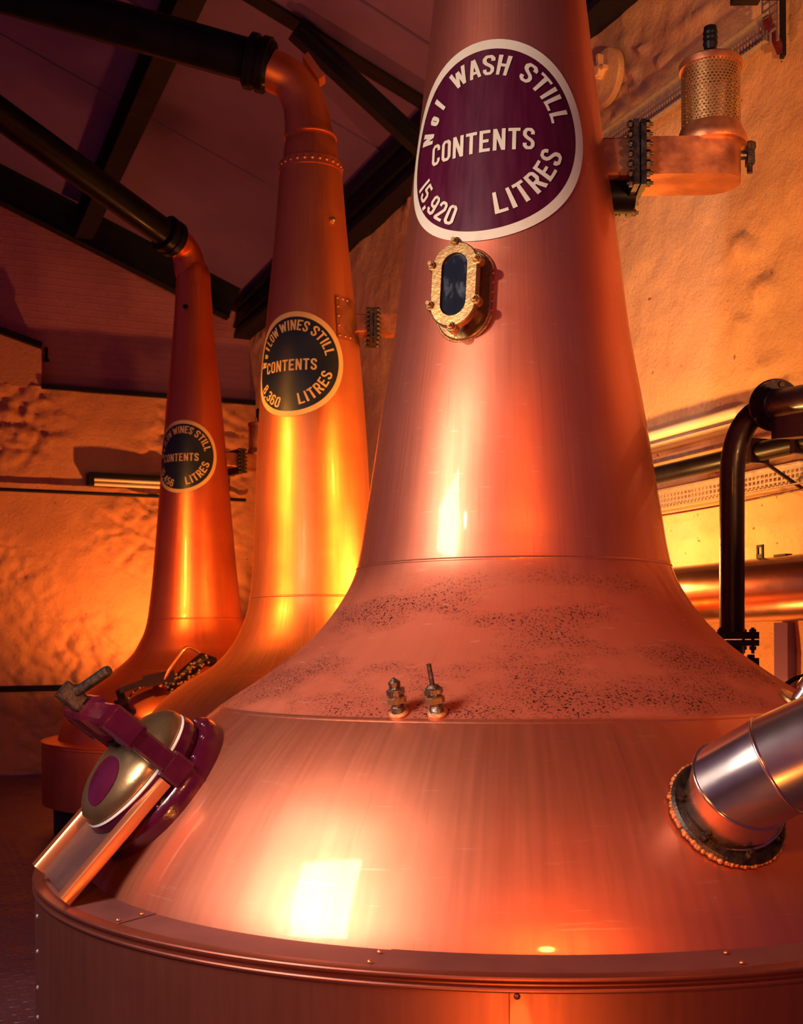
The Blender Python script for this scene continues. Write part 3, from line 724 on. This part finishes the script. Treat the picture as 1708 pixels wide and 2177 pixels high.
b = MB(); stadium(b, c-n*.02, n, B_, Uv, .092, .150, 0, .032); sg = b.build('sight_glass', MBR, s1.root, label='oval brass sight glass with six bolts')
b = MB()
for i in range(90):
    t = i/90*2*pi; hw, hl = .094, .152; x = hw*cos(t); y = (hl-hw)*(1 if sin(t) > 0 else -1)*min(1, abs(sin(t))*6)+hw*sin(t)
    p = c+B_*x+Uv*y; dome(b, p+n*.001, n, .006, .9, 6)
b.build('weld_ring', MWELD, sg, kind='stuff')
b = MB(); stadium(b, c, n, B_, Uv, .062, .118, 0, off-.015); b.build('glass_housing', MBUR, sg)
b = MB(); stadium(b, c, n, B_, Uv, .078, .138, off-.025, off, inner=(.044, .103)); b.build('glass_frame', MBR, sg)
b = MB(); stadium(b, c, n, B_, Uv, .046, .105, off-.014, off-.010); b.build('glass_pane', MGLS, sg)
for x, y in ((0, .138), (0, -.138), (-.076, .07), (-.076, -.06), (.076, .07), (.076, -.06)):
    p = c+B_*x+Uv*y+n*off
    b = MB(); disc(b, p-n*.03, n, .017, .03, 14); hexnut(b, p, n, .0125, .011); tube(b, [p+n*.005, p+n*.024], .0065, 10); b.build('bolt', MBR, sg)

# ------------------------------------------------------------------ thermowell fittings on the shoulder
def fitting(x, y, parts, lean):
    h, ph = s1.hit(x, y); n, T_, B_ = s1.axes(h, ph); c = s1.surf(h, ph); d = (n*.45+UP*.9+B_*lean).normalized(); fr = frame(d)
    b = MB(); lathe(b, parts, c-d*.012, (fr[1], fr[2], fr[0]), 18); o = b.build('brass_fitting', MFIT, s1.root)
    b = MB(); hexnut(b, c+d*.030, d, .027, .018); b.build('hex_nut', MBR, o); b = MB(); hexnut(b, c+d*.055, d, .026, .016); b.build('hex_nut', MFIT, o)
    b = MB(); lathe(b, [(.028, 0), (.028, .006), (.02, .012)], c+n*.0, (frame(n)[1], frame(n)[2], n), 18); b.build('weld_ring', MWELD, o)
fitting(849, 1517, [(.0, 0), (.022, 0), (.021, .03), (.017, .034), (.017, .052), (.022, .055), (.023, .072), (.018, .078), (.014, .084), (.016, .088), (.017, .1), (.010, .106), (.003, .112), (0, .114)], -.10)
fitting(931, 1517, [(.0, 0), (.022, 0), (.020, .03), (.017, .034), (.018, .05), (.016, .056), (.020, .060), (.020, .085), (.014, .092), (.007, .093), (.0065, .150), (0, .150)], -.16)

# ------------------------------------------------------------------ manhole on the front still
hm, phm = -.43, math.radians(-63)
n, T_, B_ = s1.axes(hm, phm); c = s1.surf(hm, phm)
ax3 = (B_, -T_, n)
b = MB(); lathe(b, [(.20, -.09), (.246, -.09), (.252, -.02), (.255, .012), (.250, .030), (.242, .038), (.20, .040), (.20, -.09)], c, ax3, 64); mf = b.build('manhole_flange', MBUR, s1.root, label='burgundy painted manhole flange')
for k in range(16):
    a = 2*pi*(k+.3)/16; p = c+(B_*cos(a)-T_*sin(a))*.229+n*.038; b = MB(); dome(b, p, n, .012, .7, 10); b.build('bolt', MBUR, mf)
b = MB(); lathe(b, [(0, .036), (.192, .036), (.208, .042), (.214, .06), (.214, .082), (.206, .094), (0, .094)], c, ax3, 64); b.build('lid_seat', MBUR, mf)
b = MB(); lathe(b, [(.19, .090), (.205, .090), (.209, .096), (.205, .102), (.19, .102)], c, ax3, 64); b.build('gasket', MGASK, mf)
b = MB(); prof = [(.0, .10), (.19, .10), (.203, .103), (.206, .108)]+[(.206*cos(t), .108+.085*sin(t)) for t in np.linspace(.12, pi/2, 12)]
lathe(b, prof, c, ax3, 64); lid = b.build('manhole_lid', MBRL, s1.root, label='domed brass manhole lid with burgundy patch')
b = MB(); vs = []; fs = []; m_ = 28
def ondome(x, y, off=.002):
    r = math.hypot(x, y); z = .108+.085*math.sqrt(max(0, 1-(r/.206)**2)); return c+B_*x-T_*y+n*(z+off)
vs.append(ondome(.07, -.085))
for k in range(1, 5):
    for j in range(m_): a = 2*pi*j/m_; q = .074*k/4*(1+.05*sin(3*a)); vs.append(ondome(.07+q*cos(a), -.085+q*sin(a)))
for j in range(m_): fs.append((0, 1+j, 1+(j+1) % m_))
for k in range(3):
    for j in range(m_): a = 1+k*m_+j; d_ = 1+k*m_+(j+1) % m_; fs.append((a, a+m_, d_+m_, d_))
b.add(vs, fs); b.build('paint_patch', MBUR, lid)
# clamp yoke: two posts, a crossbar, a screw with a handle
yo = .225; cm = c; c = c-T_*.05
ck = None
for sgn in (1, -1):
    b = MB(); p = c+B_*sgn*yo*1.0; obox(b, p+n*.12, (n, B_, T_), (.14, .020, .032), .008)
    obox(b, p+n*.065, (n, B_, T_), (.030, .026, .042), .008); obox(b, p+n*.22, (n, B_, T_), (.012, .026, .040), .006); b.build('clamp_post', MBUR, s1.root)
b = MB(); obox(b, c+n*.285, (B_, n, T_), (yo+.02, .045, .035), .010); obox(b, c+n*.285, (B_, n, T_), (.07, .06, .045), .012)
for sgn in (1, -1): obox(b, c+B_*sgn*yo+n*.265, (n, B_, T_), (.045, .030, .040), .008)
ck = b.build('clamp_crossbar', MBUR, s1.root, label='burgundy clamp bar over the manhole lid')
b = MB(); tube(b, [c+n*.19, c+n*.375], .019, 16); hexnut(b, c+n*.335, n, .026, .015); disc(b, c+n*.19, n, .04, .02, 20); b.build('clamp_screw', MIRON, ck)
hp = c+n*.375; hd = (at(246, 1424, 3.20)-at(150, 1490, 3.28)).normalized()
b = MB(); obox(b, hp+n*.01, (n, B_, T_), (.035, .028, .028), .006); b.build('screw_head', MIRON, ck)
b = MB(); p0 = hp+n*.01-hd*.035; tube(b, [p0, p0+hd*.03, p0+hd*.19, p0+hd*.20], [.014, .015, .016, .014], 16); b.build('screw_handle', MIRON, ck)

# ------------------------------------------------------------------ chute below the manhole
Aq, Bq, Cq = at(134, 1914, 3.20), at(72, 1840, 3.56), at(350, 1660, 3.31)
ch = root('drain_chute', tuple((Aq+Bq)/2), 'copper chute with raised edges leaning from the manhole to the casing rim', 'chute')
ld = (Aq-Cq).normalized(); wv = (Bq-Aq); wl = wv.length; wu = (wv-ld*wv.dot(ld)).normalized(); wl = wv.dot(wu); nn = ld.cross(wu).normalized()
if nn.z < 0: nn = -nn
Ln = (Aq-Cq).length; cc0 = (Aq+Cq)/2+wu*wl/2
b = MB(); obox(b, cc0-nn*.022, (ld, wu, nn), (Ln/2-.004, wl/2-.03, .003)); b.build('chute_bed', MCHB, ch, False)
for sgn in (-1, 1):
    b = MB(); w0 = cc0+wu*sgn*(wl/2)
    sec = [(0, -.026), (-.052, -.026), (-.052, -.020), (-.046, .004), (-.040, .010), (-.006, .010), (.001, .006), (.004, -.004), (.004, -.022)]
    L = len(sec); vs = []
    for e in (-1, 1):
        for u, v in sec: vs.append(w0+ld*e*Ln/2+wu*sgn*u+nn*v)
    fs = [tuple(range(L)), tuple(range(2*L-1, L-1, -1))]+[(i, (i+1) % L, L+(i+1) % L, L+i) for i in range(L)]
    b.add(vs, fs); b.build('chute_edge', MCH, ch, True)

# ------------------------------------------------------------------ manhole on the rear still (seen past the middle still)
hm2, phm2 = s3.hit(326, 1503)
n, T_, B_ = s3.axes(hm2, phm2); c = s3.surf(hm2, phm2); ax3 = (B_, -T_, n); zc = c.y-.12
b = MB(); lathe(b, [(.16, -.06), (.225, -.06), (.23, .02), (.22, .034), (.16, .036)], c, ax3, 48); mf2 = b.build('manhole_flange', MIRON, s3.root)
for k in range(22):
    a = 2*pi*k/22; b = MB(); dome(b, c+(B_*cos(a)-T_*sin(a))*.205+n*.034, n, .011, .9, 8); b.build('bolt', MBR, mf2)
b = MB(); lathe(b, [(.0, .036), (.178, .036), (.182, .05)]+[(.178*cos(t), .055+.05*sin(t)) for t in np.linspace(.1, pi/2, 9)], c, ax3, 48); b.build('manhole_lid', MC3, s3.root)
b = MB()
e0, em, e1 = at(254, 1468, zc-.1), at(312, 1448, zc-.05), at(372, 1436, zc); beam(b, e0, em, .07, .045); beam(b, em-(e1-em)*.1, e1, .09, .085); tube(b, [e0, at(264, 1500, zc-.05), at(272, 1512, zc)], .030, 12); tube(b, [at(248, 1502, zc-.12), at(268, 1494, zc-.08)], .045, 12)
cl = b.build('clamp_bar', MBLKP, s3.root)
b = MB(); hp = [at(341, 1460, zc-.05), at(360, 1425, zc-.05), at(388, 1384, zc-.02), at(396, 1377, zc), at(404, 1376, zc+.02), at(416, 1382, zc+.05), at(440, 1400, zc+.12), at(458, 1414, zc+.15)]; tube(b, hp, .014, 10); b.build('lift_handle', MCH, cl)
b = MB(); tube(b, [at(352, 1462, zc-.02), at(378, 1446, zc), at(405, 1424, zc+.03), at(432, 1402, zc+.06), at(455, 1408, zc+.12)], [.04, .045, .05, .055, .04], 12); hg = b.build('chain_guard', MBLKP, cl)
random.seed(3)
for k in range(46):
    t = random.random(); p = at(362+t*80, 1458-t*52+4*sin(t*9), zc-.03+.10*t)+Vector((random.uniform(-.03, .03), -.05, random.uniform(-.055, .055))); b = MB(); dome(b, p, (0, -1, .3), .011, 1, 8); b.build('chain_bead', MBR, hg)

# ------------------------------------------------------------------ insulated stainless elbow on the front still
h, ph = s1.hit(1545, 1730); n, T_, B_ = s1.axes(h, ph); c = s1.surf(h, ph)
print('duct base', h, math.degrees(ph), c, n)
zc = c.y
p1, p2, p3, p4 = at(1577, 1668, zc-.10), at(1656, 1626, zc-.16), at(1760, 1580, zc-.20), at(3300, 1480, zc-.10)
r = .122
el = root('insulated_elbow', tuple(c), 'shiny stainless clad pipe elbow rising from the right side of the front still', 'pipe')
fr = frame(n)
b = MB(); lathe(b, [(.10, -.05), (.150, -.05), (.152, .010), (.146, .018), (.125, .022), (.122, .05), (.09, .05)], c, (fr[1], fr[2], n), 56); b.build('mounting_ring', MIRON, el)
b = MB()
random.seed(5)
for k in range(96):
    a = 2*pi*(k+random.uniform(-.3, .3))/96; dome(b, c+(fr[1]*cos(a)+fr[2]*sin(a))*(.150+random.uniform(-.003, .003))+n*.004, (fr[1]*cos(a)+fr[2]*sin(a)+n), random.uniform(.006, .010), .8, 7)
b.build('weld_bead', MWELD, el, kind='stuff')
for k in range(7):
    a = 2*pi*k/7+.3; p = c+(fr[1]*cos(a)+fr[2]*sin(a))*.132+n*.02; b = MB(); hexnut(b, p, n, .012, .014); tube(b, [p, p+n*.026], .006, 8); b.build('stud_bolt', MIRON, el)
def mitred(pts, r, seg=44):
    """separate clad segments meeting on mitre planes; returns list of rings"""
    rings = []; n_ = len(pts); prev = None
    for i, p in enumerate(pts):
        d0 = (pts[i]-pts[i-1]).normalized() if i > 0 else (pts[1]-pts[0]).normalized()
        d1 = (pts[i+1]-pts[i]).normalized() if i < n_-1 else d0
        nm = (d0+d1).normalized(); a = frame(d0)[1] if prev is None else (prev-d0*prev.dot(d0)).normalized(); prev = a; b_ = a.cross(d0)
        ring = []
        for j in range(seg):
            t = 2*pi*j/seg; o = (a*cos(t)+b_*sin(t))*r; k = -o.dot(nm)/d0.dot(nm); ring.append(p+o+d0*k)
        rings.append(ring)
    return rings
path = [c+n*.035, p1, p2, p3, p4]; rg = mitred(path, r); seg = 44
for i in range(4):
    b = MB(); vs = rg[i]+rg[i+1]; fs = [(j, (j+1) % seg, seg+(j+1) % seg, seg+j) for j in range(seg)]
    b.add(vs, fs); b.build('cladding_section', MSTL, el, auto=False)
for i in (0, 1, 2, 3):
    b = MB(); cx = sum(rg[i], Vector())/seg; d = (path[min(i+1, 4)]-path[max(i-1, 0)]).normalized()
    vs = []; 
    for q in range(6):
        t = 2*pi*q/6
        for v in rg[i]: vs.append(v+(v-cx).normalized()*(.0045*cos(t))+d*(.0045*sin(t)))
    fs = [(q*seg+j, q*seg+(j+1) % seg, ((q+1) % 6)*seg+(j+1) % seg, ((q+1) % 6)*seg+j) for q in range(6) for j in range(seg)]
    b.add(vs, fs); b.build('cladding_seam', MSTL, el, auto=False)
# small steel flange behind the elbow at the frame edge
h, ph = s1.hit(1697, 1497) or (-.35, .8); n, T_, B_ = s1.axes(h, ph); c = s1.surf(h, ph)
b = MB(); fr = frame(n); lathe(b, [(.0, -.03), (.055, -.03), (.055, .012), (.03, .016), (.028, .05), (.036, .052), (.036, .075), (.02, .085), (0, .085)], c, (fr[1], fr[2], n), 28)
g_ = root('steel_socket', tuple(c), 'small steel socket on the still shoulder behind the shiny elbow', 'fitting'); b.build('socket_body', MSTL, g_)
b = MB(); disc(b, c+n*.0, n, .065, .012, 24); b.build('socket_flange', MBR, g_)

# ------------------------------------------------------------------ black riser pipe behind the shoulder
zb = 4.78
rp = root('black_riser_pipe', tuple(at(1557, 1400, zb)), 'black flanged riser pipe bending right above the front still shoulder', 'pipe')
top = at(1557, 1020, zb); base = at(1557, 1345, zb)
k1 = at(1648, 862, zb-.12); kd = (at(1760, 842, zb-.62)-k1).normalized()
cpts = []
for i in range(11):
    t = i/10; a, b_, c_ = top, at(1558, 878, zb), k1; cpts.append(a*(1-t)**2+b_*2*t*(1-t)+c_*t*t)
b = MB(); tube(b, [base]+cpts, .050, 28); b.build('riser', MBLKP, rp)
b = MB(); fr = frame(kd)
lathe(b, [(0, -.012), (.100, -.012), (.104, -.006), (.104, .008), (.100, .014), (.062, .016), (.062, .05), (.055, .055)], k1, (fr[1], fr[2], fr[0]), 44); fb = b.build('pipe_flange', MBLKP, rp)
for k in range(8):
    a = 2*pi*k/8+.2; p = k1+(fr[1]*cos(a)+fr[2]*sin(a))*.082+kd*.014; b = MB(); hexnut(b, p, kd, .013, .012); b.build('bolt', MBLKP, fb)
b = MB(); tube(b, [k1, k1+kd*.08, k1+kd*1.7], [.062, .058, .058], 28); b.build('cross_pipe', MBLKP, rp)
b = MB(); q = k1+kd*.20-UP*.09+Vector((.02, 0, 0)); obox(b, q, (kd, kd.cross(UP).normalized(), UP), (.16, .05, .045)); b.build('valve_box', MBLKP, rp, False)
b = MB(); obox(b, base-UP*.012, (Vector((1, 0, 0)), Vector((0, 1, 0)), UP), (.085, .085, .014)); obox(b, base-UP*.042, (Vector((1, 0, 0)), Vector((0, 1, 0)), UP), (.085, .085, .012)); b.build('foot_flange', MBLKP, rp, False)
for dx in (-.065, .065):
    for dy in (-.065, .065): b = MB(); p = base+Vector((dx, dy, .0)); hexnut(b, p, UP, .014, .014); hexnut(b, p-UP*.055, -UP, .014, .016); tube(b, [p+UP*.02, p-UP*.085], .007, 8); b.build('bolt', MBLKP, rp)
q = base-s1.c; hb = q.xy.length
b = MB(); tube(b, [base-UP*.05, base-UP*.42], .046, 24); b.build('stub', MBLKP, rp)
b = MB(); obox(b, base-UP*.125+Vector((.04, 0, 0)), (Vector((1, 0, 0)), Vector((0, 1, 0)), UP), (.055, .05, .022)); hexnut(b, base-UP*.105+Vector((.07, -.02, 0)), UP, .016, .016); b.build('lower_flange', MBLKP, rp, False)

# ------------------------------------------------------------------ things along the right wall
def run(xa, ya, xb, yb, t):                                     # two image points -> two points t out from the wall, at one height
    s0, z0 = wallhit(xa, ya, t); s1_, z1 = wallhit(xb, yb, t); return s0, s1_, (z0+z1)/2
# large clad pipe
s0, s1_, z = run(1480, 1265, 1690, 1248, .45)
b = MB(); tube(b, [W(12.0, .45, z), W(9, .45, z), W(7.2, .45, z), W(5.4, .45, z), W(4.2, .45, z), W(1.5, .45, z)], .150, 40); big = root('clad_pipe', tuple(W(5, .45, 0)), 'wide shiny copper-toned pipe running low along the right wall', 'pipe'); b.build('pipe_run', MPIPE, big)
sa, _ = wallhit(1617, 1185, .45)
b = MB(); p = W(sa, .45, z+.148); w_, h_, tt = .022, .035, .005
for dx, dz, hx, hz in ((-.017, .03, .005, .035), (.017, .03, .005, .035), (0, .06, .022, .006), (0, .01, .022, .012)): obox(b, p+Wd*dx+UP*dz, (Wd, N, UP), (hx, tt, hz))
b.build('lifting_eye', MBLKP, big, False)
sa, _ = wallhit(1665, 1170, .45); b = MB(); obox(b, W(sa, .45, z+.15), (Wd, N, UP), (.04, .02, .008)); b.build('cleat', MBLKP, big, False)
# black horizontal pipe
s0, s1_, z = run(1403, 1022, 1700, 925, .30)
b = MB(); tube(b, [W(11.5, .30, z), W(8, .30, z), W(5, .30, z), W(2.0, .30, z)], .048, 28); bp = root('black_wall_pipe', tuple(W(5, .3, z)), 'dark blue-black pipe running level along the right wall', 'pipe'); b.build('pipe_run', MBLK, bp)
for px in (1612, 1705):
    sa, _ = wallhit(px, 980, .30); b = MB(); obox(b, W(sa, .17, z+.055), (N, Wd, UP), (.17, .016, .010)); obox(b, W(sa, .30, z), (Wd, N, UP), (.016, .056, .056)); b.build('pipe_bracket', MBLKP, bp, False)
    b = MB(); beam(b, W(sa-.02, .28, z-.05), W(sa-.06, .03, z-.20), .014, .014); b.build('bracket_strut', MBLKP, bp, False)
# fluorescent fitting
s0, s1_, z = run(1384, 936, 1562, 886, .10)
lp = root('strip_light', tuple(W((s0+s1_)/2, .1, z)), 'pale strip light on the right wall left of the black riser pipe', 'light')
sL0, sL1 = wallhit(1608, 870, .1)[0], 8.2
b = MB(); obox(b, W((sL0+sL1)/2, .045, z-.02), (Wd, N, UP), ((sL1-sL0)/2, .04, .035), .008); obox(b, W((sL0+sL1)/2, .09, z-.045), (Wd, N, UP), ((sL1-sL0)/2, .05, .006)); b.build('housing', MLAMPH, lp)
b = MB(); tube(b, [W(sL0+.09, .105, z+.02), W(sL1-.05, .105, z+.02)], .030, 20); b.build('tube', MTUBE, lp)
for se, sg_ in ((sL0+.05, 1), (sL1-.04, -1)): b = MB(); tube(b, [W(se-.06, .105, z+.02), W(se+.06, .105, z+.02)], .036, 20); b.build('end_cap', MLAMPH, lp)
# slim conduit below the strip light
s0, s1_, z = run(1395, 985, 1540, 946, .05)
b = MB(); tube(b, [W(11, .075, z), W(6, .075, z), W(2, .075, z)], .013, 12); tag(b.build('conduit', MGALV), 'slim grey conduit on the right wall between strip light and black pipe', 'conduit')
# cable trays with slots
def tray(name, xa, ya, xb, yb, t, sA_, sB_, hgt, label, slot=.06):
    s0, s1_, z = run(xa, ya, xb, yb, t); g = root(name, tuple(W((sA_+sB_)/2, t, z)), label, 'cable tray')
    b = MB(); n = int((sB_-sA_)/slot)
    for k in range(n):
        a = sA_+k*slot; e = a+slot
        # slotted base: bars around an opening, two rows
        for r0 in (-.5, -.16, .18, .5):
            pass
        st_ = slot*.36
        obox(b, W(a+st_/2, t, z), (Wd, N, UP), (st_/2, .003, hgt/2))
    for r0 in (-.46, -.2, .06, .30): obox(b, W((sA_+sB_)/2, t, z+r0*hgt), (Wd, N, UP), ((sB_-sA_)/2, .0035, hgt*.045))
    obox(b, W((sA_+sB_)/2, t, z+hgt*.42), (Wd, N, UP), ((sB_-sA_)/2, .0036, hgt*.08))
    b.build('slotted_base', MGALV, g, False, kind='stuff')
    for zz in (-.5, .5):
        b = MB(); obox(b, W((sA_+sB_)/2, t+.018, z+zz*hgt), (Wd, N, UP), ((sB_-sA_)/2, .018, .002)); b.build('tray_lip', MGALV, g, False)
    return g, z
sU, _ = wallhit(1630, 70, .12)
g, zt = tray('upper_cable_tray', 1400, 226, 1600, 86, .12, sU-.02, 7.9, .135, 'galvanised slotted cable tray high on the right wall behind the perforated cage', .024)
sE, zE = wallhit(1662, 112, .04)
# upright tray and its bracket
br = root('upright_cable_tray', tuple(W(sU, .12, zt)), 'slotted upright tray and maroon bracket at the upper right corner', 'cable tray')
b = MB()
for k in range(30): obox(b, W(sU-.04, .13, zt-.03+k*.04), (Wd, N, UP), (.055, .003, .006))
for e in (-.095, -.04, .015): obox(b, W(sU+e, .13, zt+.5), (Wd, N, UP), (.006, .003, .6))
b.build('slotted_base', MGALV, br, False, kind='stuff')
b = MB(); beam(b, W(sU-.05, .16, zt+.03), W(sE, .04, zE), .03, .035); b.build('diagonal_brace', MBUR, br, False)
b = MB(); beam(b, W(sE, .03, zE-.02), W(sE, .03, zt+.9), .045, .02); b.build('wall_upright', MBEAM, br, False)
g, zl = tray('lower_cable_tray', 1420, 1062, 1700, 1005, .10, 2.6, 9.5, .105, 'galvanised slotted cable tray on the right wall under the black pipe', .032)
b = MB(); pp = []
for k in range(24):
    s = 9.0-k*.27; pp.append(W(s, .12, zl-.075-.02*abs(sin(k*.35))))
tube(b, pp, .006, 8); tag(b.build('hanging_cable', MBUR), 'thin dark cable sagging below the lower cable tray', 'cable')
# round wall plate
sd0, zd = wallhit(1303, 168, 0)
b = MB(); c = W(sd0, .03, zd); fr = (Wd, UP, -N)
lathe(b, [(0, .052), (.05, .050), (.15, .044), (.170, .040), (.175, .034), (.175, .0)], c, fr, 48); tp_ = root('tie_plate', tuple(W(sd0, 0, zd)), 'round plaster-coloured tie plate high on the right wall', 'wall plate'); b.build('plate', MWALL, tp_)
b = MB(); hexnut(b, W(sd0, .075, zd+.03), -N, .04, .05); obox(b, W(sd0, .085, zd+.06), (Wd, N, UP), (.012, .03, .075)); obox(b, W(sd0, .085, zd+.03), (Wd, N, UP), (.07, .03, .012)); b.build('tie_nut', MWALL, tp_)
# black clamp at the top edge of the frame
q = at(1600, -8, 3.9); cb = root('hanging_clamp', tuple(q), 'black bolted clamp hanging at the top right edge', 'clamp')
b = MB(); obox(b, q+Vector((-.02, 0, .0)), (Vector((1, 0, 0)), Vector((0, 1, 0)), UP), (.045, .03, .018), .006); obox(b, q+Vector((.07, 0, .012)), (Vector((1, 0, 0)), Vector((0, 1, 0)), UP), (.03, .03, .014), .006); b.build('clamp_body', MBLK, cb)
for dx in (-.04, -.01): b = MB(); hexnut(b, q+Vector((dx, -.03, .004)), (0, -1, 0), .010, .008); b.build('bolt', MIRON, cb)
b = MB(); tube(b, [q+Vector((-.02, 0, .01)), q+Vector((-.02, 0, 1.2))], .008, 8); b.build('hanger_rod', MBLK, cb)
# flexible cable at the right shoulder
b = MB(); tube(b, [at(1672, 1455, 4.6), at(1690, 1443, 4.6), at(1715, 1436, 4.6), at(1760, 1430, 4.6)], .010, 10); tag(b.build('flexible_cable', MBLK), 'short black cable over the still shoulder at the right edge', 'cable')
# dark post behind the shoulder
sp, _ = wallhit(1664, 1400, .05)
b = MB(); obox(b, W(sp, .03, .80), (Wd, N, UP), (.05, .03, .80)); tag(b.build('wall_post', MCEIL, smooth=False), 'upright dull post against the right wall under the wide shiny pipe', 'post')

# ------------------------------------------------------------------ things on the back wall
def Gp(q, g, z): return N*(D-q)+Wd*(M-g)+UP*z
qa, za = gablehit(190, 1018, .12)
fx = root('strip_light', tuple(Gp(qa-1, .1, za)), 'dim strip light on the back wall left of the rear still', 'light')
b = MB(); obox(b, Gp(qa-.85, .07, za+.055), (N, Wd, UP), (.85, .09, .022)); obox(b, Gp(qa-.02, .08, za), (N, Wd, UP), (.03, .08, .075)); obox(b, Gp(qa-1.68, .08, za), (N, Wd, UP), (.03, .08, .075)); b.build('housing', MBEAM, fx, False)
for zz in (.0, -.055): b = MB(); tube(b, [Gp(qa-.06, .10, za+zz), Gp(qa-1.64, .10, za+zz)], .022, 14); b.build('tube', MTUBE, fx)
_, z = gablehit(200, 1050, .04)
b = MB(); tube(b, [Gp(8.3, .085, z), Gp(4, .085, z), Gp(.15, .085, z)], .022, 10); tag(b.build('conduit', MBEAM), 'long level conduit on the back wall under the strip light', 'conduit')
_, z = gablehit(90, 1463, .04)
b = MB(); obox(b, Gp(4.2, .03, z), (N, Wd, UP), (4.15, .03, .035)); tag(b.build('wall_rail', MBEAM, smooth=False), 'dark rail low on the back wall behind the rear still casing', 'rail')
qa, za = gablehit(98, 755, -.2)
b = MB(); tube(b, [Gp(qa, -.16, za-.06), Gp(qa, -.16, za+.08)], .018, 10); disc(b, Gp(qa, -.16, za-.085), UP, .035, .03, 14); tag(b.build('wall_hook', MBLK), 'small black hook on the brick just above the ledge', 'hook')
